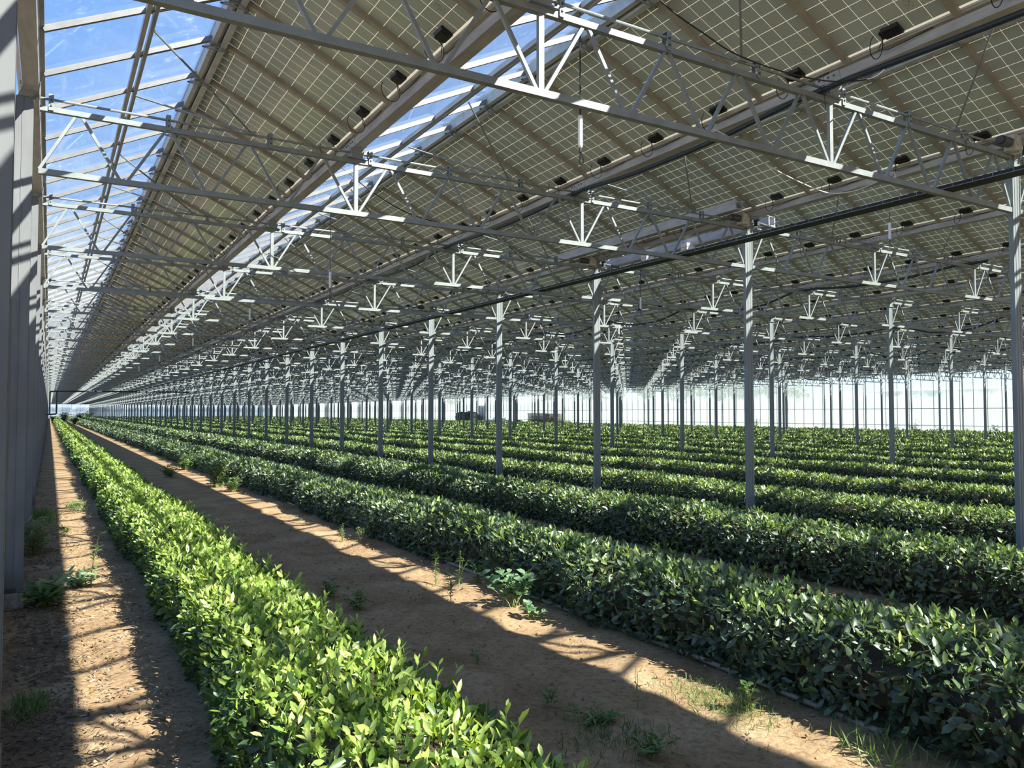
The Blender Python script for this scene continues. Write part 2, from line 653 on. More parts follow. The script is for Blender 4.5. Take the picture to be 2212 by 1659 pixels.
def make_hedge(i, xc, half, h, y0, y1, young, mat):
    """one row: every leaf is geometry; leaves get larger and fewer with distance from the aisle's near end"""
    seed = 100 + i
    r = np.random.default_rng(seed)
    root = empty('tea_hedge', (xc, y0, 0))
    # woody inside
    ys = np.concatenate([np.arange(y0, min(y1, 40), 0.35), np.arange(max(y0, 40), y1 + 1, 2.5)])
    tt = np.linspace(0.02, 0.98, 15)
    px, pz, _, _ = hedge_profile(tt)
    hw = half * (1 + wob(ys, seed, 0.10)) * 0.80
    hh = h * (1 + wob(ys, seed + 1, 0.05)) * 0.84
    cx = wob(ys, seed + 2, 0.035)
    V = np.stack([px[None] * hw[:, None] + cx[:, None], np.repeat(ys[:, None] - y0, 15, 1), pz[None] * hh[:, None] + 0.03], 2)
    V += r.normal(0, 0.02, V.shape)
    V[:, :, 2] = np.maximum(V[:, :, 2], 0.02)
    ny = len(ys)
    idx = np.arange(ny * 15).reshape(ny, 15)
    q = np.stack([idx[:-1, :-1], idx[:-1, 1:], idx[1:, 1:], idx[1:, :-1]], 2).reshape(-1, 4)
    link('branches', np_mesh('branches', V.reshape(-1, 3), [q], M['bark']), root)
    # leaves
    VV, PP3, PP4, AG = [], [], [], []
    nb = 0
    edges = [y0]
    y = y0
    while y < y1:
        d = max(math.hypot(xc, y), 0.5)
        y += max(0.5, min(6, d * 0.10))
        edges.append(min(y, y1))
    for a, b in zip(edges[:-1], edges[1:]):
        ym = (a + b) / 2
        d = math.hypot(xc, ym)
        if not in_frame([(xc + sx * half, yy, zz) for sx in (-1, 0, 1) for yy in (a, b) for zz in (0, h)], 260):
            if d > 9:
                continue
        l0 = 0.063 if i == 0 else (0.074 if d < 11 else 0.066)
        Lm = l0 if d < 11 else l0 * (d / 11) ** 0.62
        fine = d < 13
        cover = 1.55 if d < 20 else (1.4 if d < 50 else 1.15)
        length_prof = 2 * h + 2 * half - 0.25
        n = int(cover / (0.28 * Lm * Lm) * length_prof * (b - a))
        if n < 8:
            n = 8
        t = np.interp(r.uniform(0, 1, n), _s, _T)
        px, pz, nx, nz = hedge_profile(t)
        yy = r.uniform(a, b, n)
        depth = 1 - np.abs(r.normal(0, 0.09, n))
        depth = np.clip(depth, 0.72, 1.0)
        hw = half * (1 + wob(yy, seed, 0.10)) * depth
        hh = h * (1 + wob(yy, seed + 1, 0.05)) * depth
        top = np.clip((pz - 0.72) / 0.25, 0, 1)
        spike = 0
        P = np.stack([px * hw + wob(yy, seed + 2, 0.035), yy - y0, np.maximum(pz * hh + spike, 0.04)], 1)
        nrm = unit(np.stack([nx, np.zeros(n), nz + 0.05], 1))
        rnd = unit(r.normal(0, 1, (n, 3)))
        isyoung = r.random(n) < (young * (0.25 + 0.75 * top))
        upv = np.array([[0, 0, 1.0]])
        wup = np.where(isyoung, 0.6, 0.15)[:, None]
        D = nrm * 0.4 + upv * wup + rnd * 0.95
        D = unit(D)
        LN = unit(nrm * 0.6 + rnd[::-1] * 0.8 + np.array([[0.1, -0.25, 0.35]]))
        ln = Lm * r.uniform(0.65, 1.35, n) * np.where(isyoung, 0.9, 1.08)
        wd = ln * r.uniform(0.38, 0.50, n)
        v, polys, k = leaves_geo(P, D, LN, ln, wd, r.uniform(-0.05, 0.22, n), fine)
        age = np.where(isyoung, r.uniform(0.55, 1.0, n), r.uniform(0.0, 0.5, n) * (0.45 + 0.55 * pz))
        if d < 13 and fine:
            # shoots standing proud of the clipped top: stem with leaves and a bud
            ns = int((26 if i == 0 else 15) * (b - a) * 2 * half)
            t0 = r.uniform(0.22, 0.78, ns)
            qx, qz, qnx, qnz = hedge_profile(t0)
            sy = r.uniform(a, b, ns)
            B = np.stack([qx * half * 0.93, sy - y0, qz * h * 0.93], 1)
            A = unit(np.stack([qnx * 0.5, np.zeros(ns), np.ones(ns)], 1) + r.normal(0, 0.28, (ns, 3)))
            H = r.uniform(0.07, 0.19 if i == 0 else 0.15, ns)
            nl = 5
            fr = np.tile(np.linspace(0.35, 1.0, nl), ns)
            rep_ = np.repeat(np.arange(ns), nl)
            SP = B[rep_] + A[rep_] * (H[rep_] * fr)[:, None]
            az = np.tile(np.arange(nl) * 2.4, ns) + r.uniform(0, 6.28, ns)[rep_]
            side = np.stack([np.cos(az), np.sin(az), np.zeros(ns * nl)], 1)
            SD = unit(A[rep_] * (0.35 + 0.75 * fr)[:, None] + side * (1.05 - 0.5 * fr)[:, None])
            sl = (0.068 if i == 0 else 0.066) * r.uniform(0.7, 1.15, ns * nl) * (1.12 - 0.5 * (fr > 0.9))
            v2, p2, k2 = leaves_geo(SP, SD, unit(A[rep_] - SD * 0.3 + r.normal(0, .25, (ns * nl, 3))), sl, sl * r.uniform(0.34, 0.46, ns * nl), r.uniform(-0.05, 0.25, ns * nl), True)
            ag2 = np.repeat(np.clip((0.55 if i == 0 else 0.35) + 0.4 * fr + r.normal(0, 0.12, ns * nl), 0.1, 1), k2)
            # stems: three-sided slivers
            e1 = unit(np.cross(A, np.array([[0.3, 1, 0.1]])))
            e2 = np.cross(A, e1)
            w_ = 0.0022
            ring = lambda c, q: [c + e1 * q, c - e1 * q * 0.5 + e2 * q * 0.87, c - e1 * q * 0.5 - e2 * q * 0.87]
            T_ = B + A * H[:, None]
            v3 = np.stack(ring(B - A * 0.05, w_) + ring(T_, w_ * 0.5), 1).reshape(-1, 3)
            bb = (np.arange(ns) * 6)[:, None]
            p3 = np.concatenate([bb + np.array([[0, 1, 4, 3]]), bb + np.array([[1, 2, 5, 4]]), bb + np.array([[2, 0, 3, 5]])])
            for p in p2:
                polys.append(p + len(v))
            polys.append(p3 + len(v) + len(v2))
            v = np.concatenate([v, v2, v3])
            age_v = np.concatenate([np.repeat(age, k), ag2, np.full(len(v3), 0.75)])
        else:
            age_v = np.repeat(age, k)
        VV.append(v)
        AG.append(age_v)
        for p in polys:
            (PP3 if p.shape[1] == 3 else PP4).append(p + nb)
        nb += len(v)
    polys = [np.concatenate(PP3)]
    if PP4:
        polys.append(np.concatenate(PP4))
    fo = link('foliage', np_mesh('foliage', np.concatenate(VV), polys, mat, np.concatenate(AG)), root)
    return root


# rows: position measured from the photograph; three rows under each span
HX = [1.27, 4.58, 7.60, 10.72, 13.9, 17.1, 20.3, 23.55, 26.8, 30.05, 33.3, 36.55, 39.8, 43.05, 46.3, 49.55, 52.8]
for i, x in enumerate(HX):
    first = [0.4, 0.3, 2.0, 4.0][i] if i < 4 else x * 0.38
    last = 238 if i < 3 else 240
    young = [0.82, 0.30, 0.42][i] if i < 3 else 0.68
    half = [0.46, 0.53, 0.56][i] if i < 3 else 0.6
    h = [0.58, 0.56, 0.55][i] if i < 3 else 0.54
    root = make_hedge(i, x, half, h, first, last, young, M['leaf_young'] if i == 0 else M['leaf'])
    lab = ('bright yellow-green tea hedge row nearest the left wall, along the narrow soil path' if i == 0 else
           'dark glossy tea hedge row edging the wide soil path, second from the left wall' if i == 1 else
           'tea hedge row, %s counted from the left wall' % nth(i + 1))
    tag(root, lab, 'hedge', 'tea hedge rows')

# ------------------------------------------------------------------ ground
def make_floor():
    xs = np.concatenate([np.arange(-0.6, 6, 0.09), np.arange(6, 58.1, 3.0), [XR + 0.3]])
    ys = np.concatenate([np.arange(-1, 16, 0.09), np.arange(16, 252, 4.0)])
    xs = np.concatenate([[-30, -8, -2], xs])
    ys = np.concatenate([[-30, -12], ys, [300, 380]])
    X, Y = np.meshgrid(xs, ys)
    r = np.random.default_rng(3)
    Z = np.zeros_like(X)
    for _ in range(26):
        fx, fy = r.normal(0, 5.5, 2)
        Z += np.sin(X * fx + Y * fy + r.uniform(0, 6.28)) * 0.0035
    fine = (X > -0.5) & (X < 6) & (Y > -1) & (Y < 15.5)
    Z = np.where(fine, Z + r.normal(0, 0.0035, Z.shape), 0) - 0.005
    idx = np.arange(X.size).reshape(X.shape)
    q = np.stack([idx[:-1, :-1], idx[:-1, 1:], idx[1:, 1:], idx[1:, :-1]], 2).reshape(-1, 4)
    o = link('floor', np_mesh('floor', np.stack([X.ravel(), Y.ravel(), Z.ravel()], 1), [q], M['soil']))
    tag(o, kind='structure')
    o['label'] = 'bare sandy soil between the tea hedge rows'


make_floor()
mg, ntg, outg = new_mat('meadow')
tcg = N(ntg, 'ShaderNodeTexCoord')
ng = N(ntg, 'ShaderNodeTexNoise', i_Scale=0.6, i_Detail=6.0)
L(ntg, tcg.outputs['Object'], ng.inputs['Vector'])
bg_ = N(ntg, 'ShaderNodeBsdfDiffuse')
L(ntg, ramp(ntg, ng.outputs[0], [(0.3, (0.10, 0.15, 0.05)), (0.7, (0.24, 0.28, 0.11))]), bg_.inputs[0])
L(ntg, bg_.outputs[0], outg.inputs[0])
m = MB()
m.add([(XR + 0.3, -30, -0.02), (260, -30, -0.02), (260, 380, -0.02), (XR + 0.3, 380, -0.02)], [(0, 1, 2, 3)])
o = m.build('field', mg)
tag(o, 'green meadow outside the whitewashed right wall', None, None, 'structure')

# ------------------------------------------------------------------ roof slopes, gutters
JOINT0 = 0.45           # glazing bars stand at y = JOINT0 + n
NJ0, NJ1 = int(YBEG), int(YEND)
SL_GLASS0 = np.array([GH, Z_GUT])
RX = BAY / 2


def slope_z(x):   # glass slope height at x from the gutter
    return Z_GUT + (x - GH) * (Z_RIDGE - Z_GUT) / (RX - GH)


PX = 0.92         # purlin position on the glass slope
for b in range(NBAY):
    gx = XL + b * BAY
    root = empty('ceiling', (gx, 0, 0))
    tag(root, 'clear glass north slope number %d of the saw-tooth roof, from the left wall' % (b + 1), None, 'glazed roof slopes', 'structure')
    g = MB()
    # lower pane and upper vent sash, 5 mm thick sheets
    for (xa, xb, dz) in ((GH, PX, 0.0), (PX, RX - 0.03, 0.03)):
        za, zb = slope_z(xa) + dz, slope_z(xb) + dz
        g.add([(xa, YBEG, za), (xb, YBEG, zb), (xb, YEND, zb), (xa, YEND, za)], [(0, 1, 2, 3)])
    g.build('glass', M['glass'], root)
    bars = MB()
    sash = MB()
    for j in range(NJ0, NJ1 + 1):
        y = JOINT0 + j
        bars.bar((GH - 0.01, y, slope_z(GH) - 0.025), (RX, y, slope_z(RX) - 0.025), 0.035, 0.05)
        sash.bar((PX, y + 0.13, slope_z(PX) + 0.01), (RX - 0.04, y + 0.13, slope_z(RX - 0.04) + 0.01), 0.028, 0.035)
    bars.build('glazing_bar', M['alu'], root)
    sash.build('vent_sash', M['alu'], root)
    pu = MB()
    pu.prism([(PX - 0.045, slope_z(PX) - 0.075), (PX - 0.005, slope_z(PX) - 0.075), (PX - 0.005, slope_z(PX) - 0.005), (PX - 0.045, slope_z(PX) - 0.02)], YBEG, YEND)
    pu.prism([(PX + 0.025, slope_z(PX) - 0.06), (PX + 0.06, slope_z(PX) - 0.05), (PX + 0.06, slope_z(PX) + 0.03), (PX + 0.025, slope_z(PX) + 0.015)], YBEG, YEND)
    pu.build('purlin', M['gutter'], root)
    ri = MB()
    ri.prism([(RX - 0.035, Z_RIDGE - 0.09), (RX + 0.01, Z_RIDGE - 0.10), (RX + 0.045, Z_RIDGE - 0.07), (RX + 0.045, Z_RIDGE + 0.03), (RX - 0.035, Z_RIDGE + 0.03)], YBEG, YEND)
    ri.prism([(RX + 0.05, Z_RIDGE - 0.125), (RX + 0.10, Z_RIDGE - 0.14), (RX + 0.10, Z_RIDGE - 0.115), (RX + 0.05, Z_RIDGE - 0.095)], YBEG, YEND)
    ri.prism([(RX - 0.04, Z_RIDGE + 0.031), (RX + 0.16, Z_RIDGE + 0.031), (RX + 0.16, Z_RIDGE + 0.04), (RX - 0.04, Z_RIDGE + 0.06)], YBEG, YEND)
    ri.prism([(RX + 0.046, Z_RIDGE - 0.03), (RX + 0.09, Z_RIDGE - 0.05), (RX + 0.09, Z_RIDGE + 0.03), (RX + 0.046, Z_RIDGE + 0.03)], YBEG, YEND)
    ri.build('ridge_bar', M['ridge'], root)
    if b < 9:
        hk = MB()
        for j in range(NJ0, 70):
            y = JOINT0 + j
            z = Z_RIDGE - 0.10
            hk.box((RX, y, z + 0.015), (0.10, 0.06, 0.05))
            p = [(RX - 0.13, y, z - 0.05), (RX + 0.13, y, z - 0.06), (RX + 0.01, y, z - 0.01), (RX - 0.13, y, z - 0.05)]
            for u, w in zip(p[:-1], p[1:]):
                hk.bar(u, w, 0.012, 0.012)
        hk.build('ridge_bracket', M['galv'], root)

for b in range(NBAY + 1):
    gx = XL + b * BAY
    zb = 4.92
    prof = [(-0.065, zb), (0.065, zb), (0.082, zb + 0.10), (GH, zb + 0.115), (GH, zb + 0.135), (0.07, zb + 0.135), (0.055, zb + 0.02),
            (-0.055, zb + 0.02), (-0.07, zb + 0.135), (-GH, zb + 0.135), (-GH, zb + 0.115), (-0.082, zb + 0.10)]
    root = empty('roof_gutter', (gx, 0, 0))
    where = 'along the left wall top' if b == 0 else ('along the right wall top' if b == NBAY else
             ('over the %s post row' % nth(b // 3) if b % 3 == 0 else '%s valley counted from the left wall' % nth(b)))
    tag(root, 'long pale galvanised roof gutter ' + where, 'gutter', 'roof gutters')
    g = MB()
    g.prism(prof, YBEG, YEND)
    g.build('trough', M['gutter'], root)
    for k in range(0, 9 if b < 8 else 0):
        y = Y0 + PITCH_Y * k
        sp = MB()
        pr = [(x * 1.03, z - 0.003 if abs(x) < 0.07 and z < zb + 0.01 else z + 0.001) for x, z in prof[:4] + prof[9:]]
        for (ya, yb) in ((y - 0.17, y - 0.003), (y + 0.003, y + 0.17)):
            for p, q in zip((pr[-1], pr[0], pr[1]), (pr[0], pr[1], pr[2])):
                sp.bar(((p[0] + q[0]) / 2, ya, (p[1] + q[1]) / 2), ((p[0] + q[0]) / 2, yb, (p[1] + q[1]) / 2), math.hypot(q[0] - p[0], q[1] - p[1]), 0.006,
                       up=(-(q[1] - p[1]), 0, q[0] - p[0]))
        for dy in (-0.05, 0.05, -0.11, 0.11):
            sp.box((-0.079, y + dy, zb + 0.05), (0.012, 0.016, 0.016), 1)
        sp.build('splice_plate', [M['gutter'], M['motor']], root)

# ------------------------------------------------------------------ solar modules
MODW = 0.955
s0 = np.array([RX + 0.075, Z_RIDGE - 0.035])
s1 = np.array([BAY - GH + 0.01, Z_GUT + 0.005])
SL = float(np.linalg.norm(s1 - s0))
ANG = math.atan2(s1[1] - s0[1], s1[0] - s0[0])


def module_arrays():
    """local frame: x down the slope from the ridge, y across, z outwards"""
    h, w = SL, MODW / 2
    t = 0.008
    return [(0, -w, 0), (h, -w, 0), (h, w, 0), (0, w, 0), (0, -w, t), (h, -w, t), (h, w, t), (0, w, t)]


def module_mesh(full):
    mb = MB()
    v = module_arrays()
    uv0, uv1 = -0.03, 10.22
    under = [(uv0, 0), (uv0, 6), (uv1, 6), (uv1, 0)]
    mb.add(v, [(0, 3, 2, 1)], 0, [under])
    mb.add(v, [(4, 5, 6, 7)], 1, [[(uv0, 0), (uv1, 0), (uv1, 6), (uv0, 6)]])
    mb.add(v, [(0, 1, 5, 4), (2, 3, 7, 6), (1, 2, 6, 5), (3, 0, 4, 7)], 2)
    return mb


mats_mod = [M['cell_under'], M['cell_upper'], M['ridge']]
ME_MOD = module_mesh(True).mesh('solar_panel', mats_mod)
jb = MB()
# junction box: chamfered body with two lug necks
jb.prism([(-0.055, 0), (0.055, 0), (0.065, -0.018), (0.045, -0.034), (-0.045, -0.034), (-0.065, -0.018)], -0.075, 0.075)
jb.box((-0.02, 0.085, -0.016), (0.03, 0.04, 0.022))
jb.box((0.02, 0.085, -0.016), (0.03, 0.04, 0.022))
jb.box((0.0, 0, -0.037), (0.05, 0.10, 0.008))
ME_JB = jb.mesh('junction_box', M['black'])
JBX = SL - 0.10
cb = MB()
loop = [(0.0, 0.10, -0.016)]
for k in range(1, 15):
    a = k / 14 * math.pi * 1.5
    loop.append((0.10 * math.sin(a) * 1.1 + 0.015, 0.10 + 0.07 * math.sin(a * 0.7), -0.016 - 0.085 * (1 - math.cos(a))))
cb.tube(loop, 0.004, 5)
loop2 = [(0.03, 0.10, -0.016), (0.10, 0.18, -0.05), (0.12, 0.10, -0.07), (0.13, -0.05, -0.05), (0.12, -0.3, -0.035)]
cb.tube(loop2, 0.004, 5)
ME_CB = cb.mesh('cable', M['cable'])


def mod_matrix(b, y):
    gx = XL + b * BAY
    return (gx + s0[0], y, s0[1])


cands = []
for b in range(NBAY):
    for j in range(NJ0, NJ1):
        y = JOINT0 + j + 0.5
        x0, z0 = XL + b * BAY + s0[0], s0[1]
        x1, z1 = XL + b * BAY + s1[0], s1[1]
        q = [proj(x0, y - .47, z0), proj(x1, y - .47, z1), proj(x1, y + .47, z1), proj(x0, y + .47, z0)]
        area = 0
        if all(q):
            cx, cy = [min(max(p[0], 0), IMG_W) for p in q], [min(max(p[1], 0), IMG_H) for p in q]
            area = abs(sum(cx[i] * cy[(i + 1) % 4] - cx[(i + 1) % 4] * cy[i] for i in range(4))) / 2
        cands.append((area, b, j, y))
cands.sort(key=lambda c: -c[0])
MODS = sorted(cands[:300], key=lambda c: (c[1], c[2]))
REST = cands[300:]
order = {c[1:3]: i for i, c in enumerate(cands)}
cnt = {}
for (area, b, j, y) in MODS:
    cnt[b] = cnt.get(b, 0) + 1
    o = link('solar_panel', ME_MOD, None, mod_matrix(b, y), (0, -ANG, 0))
    tag(o, '%s solar panel from the near end of the %s panel slope from the left wall' % (nth(cnt[b]), nth(b + 1)), 'solar panel', 'solar panels of the roof')
    box = link('junction_box', ME_JB, o, (JBX, 0, 0))
    if order[(b, j)] < 200:
        link('cable', ME_CB, box)
# all further modules
mv = np.array(module_arrays())
ca, sa = math.cos(ANG), math.sin(ANG)


def rest_modules():
    mb_v, q_u, q_t, q_s, q_b = [], [], [], [], []
    n = 0
    V8 = np.stack([mv[:, 0] * ca - mv[:, 2] * sa, mv[:, 1], mv[:, 0] * sa + mv[:, 2] * ca], 1)
    bx = np.array([(JBX + i * .06, k * .085, z) for z in (0, -0.034) for i, k in ((-1, -1), (1, -1), (1, 1), (-1, 1))])
    B8 = np.stack([bx[:, 0] * ca - bx[:, 2] * sa, bx[:, 1], bx[:, 0] * sa + bx[:, 2] * ca], 1)
    Ls = np.array([mod_matrix(b, y) for (_, b, j, y) in REST])
    allv = np.concatenate([(Ls[:, None] + V8[None]).reshape(-1, 3), (Ls[:, None] + B8[None]).reshape(-1, 3)])
    m = len(Ls)
    base = (np.arange(m) * 8)[:, None]
    f = [base + np.array([[0, 3, 2, 1]]), base + np.array([[4, 5, 6, 7]])]
    for s in ((0, 1, 5, 4), (2, 3, 7, 6), (1, 2, 6, 5), (3, 0, 4, 7)):
        f.append(base + np.array([s]))
    bb = base + 8 * m
    for s in ((4, 5, 6, 7), (0, 1, 5, 4), (1, 2, 6, 5), (2, 3, 7, 6), (3, 0, 4, 7)):
        f.append(bb + np.array([s]))
    mi = np.concatenate([np.full(m, k) for k in (0, 1, 2, 2, 2, 2, 3, 3, 3, 3, 3)])
    me = np_mesh('solar_panels', allv, f, mats_mod + [M['black']], None, mi)
    ul = me.uv_layers.new(name='cells')
    uv0, uv1 = -0.03, 10.22
    uu = [np.tile(np.array([(uv0, 0), (uv0, 6), (uv1, 6), (uv1, 0)], dtype=np.float32), (m, 1)),
          np.tile(np.array([(uv0, 0), (uv1, 0), (uv1, 6), (uv0, 6)], dtype=np.float32), (m, 1)),
          np.full((m * 4 * 9, 2), 0.5, dtype=np.float32)]
    ul.data.foreach_set('uv', np.concatenate(uu).ravel())
    o = link('solar_panels', me)
    tag(o, 'the many smaller-looking solar panels covering the rest of the roof slopes', 'solar panels', None, 'stuff')


rest_modules()
# rafters between the modules: part of each roof slope's frame
for b in range(NBAY):
    gx = XL + b * BAY
    mb = MB()
    for j in range(NJ0, NJ1 + 1):
        y = JOINT0 + j
        mb.bar((s0[0] - 0.03, y, s0[1] - 0.02), (s1[0] + 0.02, y, s1[1] - 0.02), 0.055, 0.05)
    ed = MB()
    o = mb.build('ceiling', M['rafter'], None, (gx, 0, 0))
    tag(o, 'brown-grey rafters of panel slope number %d from the left wall' % (b + 1), None, 'rafters under the panels', 'structure')
    ed.prism([(s1[0] - 0.01, s1[1] - 0.035), (s1[0] + 0.03, s1[1] - 0.045), (s1[0] + 0.03, s1[1] + 0.012), (s1[0] + 0.005, s1[1] + 0.012)], YBEG, YEND)
    ed.build('eaves_profile', M['rafter'], o)

# ------------------------------------------------------------------ trusses
def truss_parts():
    """list of (part name, MB, material) in the frame of one span: x from its left post row, y 0, z from the ground"""
    P = []
    xa, xb = 0.075, SPAN - 0.075
    m = MB()
    m.bar((xa, 0, Z_TOP), (xb, 0, Z_TOP), 0.05, 0.05)
    P.append(('upper_chord', m, M['galv']))
    m = MB()
    m.bar((xa, 0, Z_LOW), (xb, 0, Z_LOW), 0.055, 0.055)
    P.append(('lower_chord', m, M['galv']))
    st = BAY / 4
    zl, zu = Z_LOW + 0.02, Z_TOP - 0.02
    for k in range(12):
        xl0, xu, xl1 = k * st, (k + 0.5) * st, (k + 1) * st
        for (p, q) in (((xl0, zl), (xu, zu)), ((xl1, zl), (xu, zu))):
            m = MB()
            sg = 1 if q[0] > p[0] else -1
            pa, qa = [p[0] + sg * 0.035, p[1]], [q[0] - sg * 0.025, q[1]]
            if p[0] < 0.01:
                pa[0] = 0.08
            if p[0] > SPAN - 0.01:
                pa[0] = SPAN - 0.08
            m.bar((pa[0], 0, pa[1]), (qa[0], 0, qa[1]), 0.027, 0.027, (0, 1, 0))
            P.append(('web_brace', m, M['galv']))
    for gx in (BAY, 2 * BAY):
        m = MB()
        m.bar((gx, 0, zl), (gx, 0, zu), 0.045, 0.035, (0, 1, 0))
        P.append(('web_post', m, M['galv']))
        m = MB()
        m.add([(gx - 0.06, -0.05, 4.804), (gx + 0.06, -0.05, 4.804), (gx + 0.06, 0.05, 4.804), (gx - 0.06, 0.05, 4.804),
               (gx - 0.085, -0.075, 4.919), (gx + 0.085, -0.075, 4.919), (gx + 0.085, 0.075, 4.919), (gx - 0.085, 0.075, 4.919)],
              [(3, 2, 1, 0), (4, 5, 6, 7), (0, 1, 5, 4), (1, 2, 6, 5), (2, 3, 7, 6), (3, 0, 4, 7)])
        m.box((gx, 0, 4.809), (0.24, 0.12, 0.012))
        P.append(('gutter_bracket', m, M['galv']))
    m = MB()
    m.tube([(0.08, -0.015, 4.875), (SPAN - 0.08, -0.015, 4.875)], 0.0135, 8)
    P.append(('vent_rail', m, M['galv']))
    for b in range(3):
        for dx in (0.17, 1.22, 2.26):
            m = MB()
            x = b * BAY + dx
            m.box((x, -0.034, 4.845), (0.045, 0.006, 0.16))
            m.box((x, 0.030, 4.845), (0.045, 0.006, 0.16))
            m.box((x, 0, 4.922), (0.045, 0.06, 0.006))
            for zz in (4.865, 4.81):
                m.box((x, -0.04, zz), (0.014, 0.012, 0.014), 1)
            P.append(('rail_bracket', m, [M['galv'], M['motor']]))
    for b in range(3):
        m = MB()
        j = Vector((b * BAY + 2.06, -0.02, 4.89))
        m.box(j, (0.09, 0.05, 0.04))
        P.append(('arm_clamp', m, M['galv']))
        for dy in (-1.0, 0.72):
            m = MB()
            e = Vector((b * BAY + PX + 0.05, dy, slope_z(PX) - 0.09))
            m.tube([j, e], 0.011, 6)
            P.append(('vent_arm', m, M['galv']))
    return P


TP = truss_parts()
# one joined mesh for trusses too small to show parts, with the same geometry
allm = MB()
for nme, mb, mt in TP:
    allm.add(mb.v, mb.f, 0)
ME_TRUSS = allm.mesh('roof_truss', M['galv'])


def span_name(s):
    return ('between left wall and first post row' if s == 0 else 'between last post row and right wall' if s == NSPAN - 1 else
            'between %s and %s post rows' % (nth(s), nth(s + 1)))


tc = []
for s in range(NSPAN):
    for k in range(-3, NK):
        y = Y0 + PITCH_Y * k
        xs = XL + s * SPAN
        vis = y > 1 and in_frame([(xs + t * SPAN, y, z) for t in np.linspace(0.01, 0.99, 25) for z in (Z_LOW, Z_TOP)])
        d = math.hypot(xs + SPAN / 2, y)
        tc.append((0 if vis else 1, d, s, k))
tc.sort()
proto = None
seen_n = {}
chosen = [c for c in tc if c[0] == 0][:300]
near_set = {c[2:] for c in chosen[:16]}
rest_t = [c for c in tc if c not in chosen]
for c in sorted(chosen, key=lambda c: (c[2], c[3])):
    s, k = c[2], c[3]
    loc = (XL + s * SPAN, Y0 + PITCH_Y * k, 0)
    seen_n[s] = seen_n.get(s, 0) + 1
    if (s, k) in near_set:
        if proto is None:
            proto = o = empty('roof_truss', loc)
            for nme, mb, mt in TP:
                mb.build(nme, mt, o)
        else:
            o = copy_tree(proto)
            o.location = loc
    else:
        o = link('roof_truss', ME_TRUSS, None, loc)
    tag(o, '%s lattice roof truss from the camera, spanning %s' % (nth(seen_n[s]), span_name(s)), 'truss', 'lattice roof trusses')
tv = np.array(allm.v)
tf4 = np.array([f for f in allm.f if len(f) == 4])
tf8 = [np.array([f for f in allm.f if len(f) == n]) for n in sorted({len(f) for f in allm.f}) if n != 4]
VV = np.concatenate([tv + np.array([XL + s * SPAN, Y0 + PITCH_Y * k, 0]) for (_, _, s, k) in rest_t])
off = [i * len(tv) for i in range(len(rest_t))]
o = link('roof_trusses', np_mesh('roof_trusses', VV, [np.concatenate([f + a for a in off]) for f in [tf4] + tf8], M['galv']))
tag(o, 'remaining lattice trusses, far down the house or cut off by the frame', 'trusses', None, 'stuff')

# ------------------------------------------------------------------ posts
pp = MB()
pp.box((0, 0, 2.33), (0.146, 0.053, 4.66))
for sx in (-0.03, 0.03):
    pp.box((sx, -0.028, 2.4), (0.006, 0.004, 4.5))
ME_POST = pp.mesh('shaft', M['galv_post'])
hp = MB()
hp.box((0, 0, 4.667), (0.19, 0.11, 0.014))
hp.add([(-0.05, -0.04, 4.674), (0.05, -0.04, 4.674), (0.05, 0.04, 4.674), (-0.05, 0.04, 4.674),
        (-0.075, -0.06, 4.918), (0.075, -0.06, 4.918), (0.075, 0.06, 4.918), (-0.075, 0.06, 4.918)],
       [(3, 2, 1, 0), (4, 5, 6, 7), (0, 1, 5, 4), (1, 2, 6, 5), (2, 3, 7, 6), (3, 0, 4, 7)])
for sx in (-1, 1):
    hp.box((sx * 0.079, 0, 4.50), (0.010, 0.07, 0.80))
ME_HEAD = hp.mesh('head_bracket', M['galv'])
fp = MB()
fp.box((0, 0, 0.10), (0.24, 0.2, 0.2))
ME_FOOT = fp.mesh('concrete_foot', M['concrete'])
pc = []
for r_ in range(1, NSPAN):
    for k in range(NK):
        x, y = XL + r_ * SPAN, Y0 + PITCH_Y * k
        vis = in_frame([(x, y, z) for z in (0.6, 1.8, 3, 4.2)], 12)
        pc.append((0 if vis else 1, math.hypot(x, y), r_, k))
pc.sort()
pv = [c for c in pc if c[0] == 0][:300]
cnt = {}
for c in sorted(pv, key=lambda c: (c[2], c[3])):
    _, d, r_, k = c
    cnt[r_] = cnt.get(r_, 0) + 1
    loc = (XL + r_ * SPAN, Y0 + PITCH_Y * k, 0)
    o = link('support_post', ME_POST, None, loc)
    tag(o, '%s galvanised steel post from the camera in the %s post row from the left wall' % (nth(cnt[r_]), nth(r_)), 'post', 'steel support posts')
    link('head_bracket', ME_HEAD, o)
    if d < 40:
        link('concrete_foot', ME_FOOT, o)

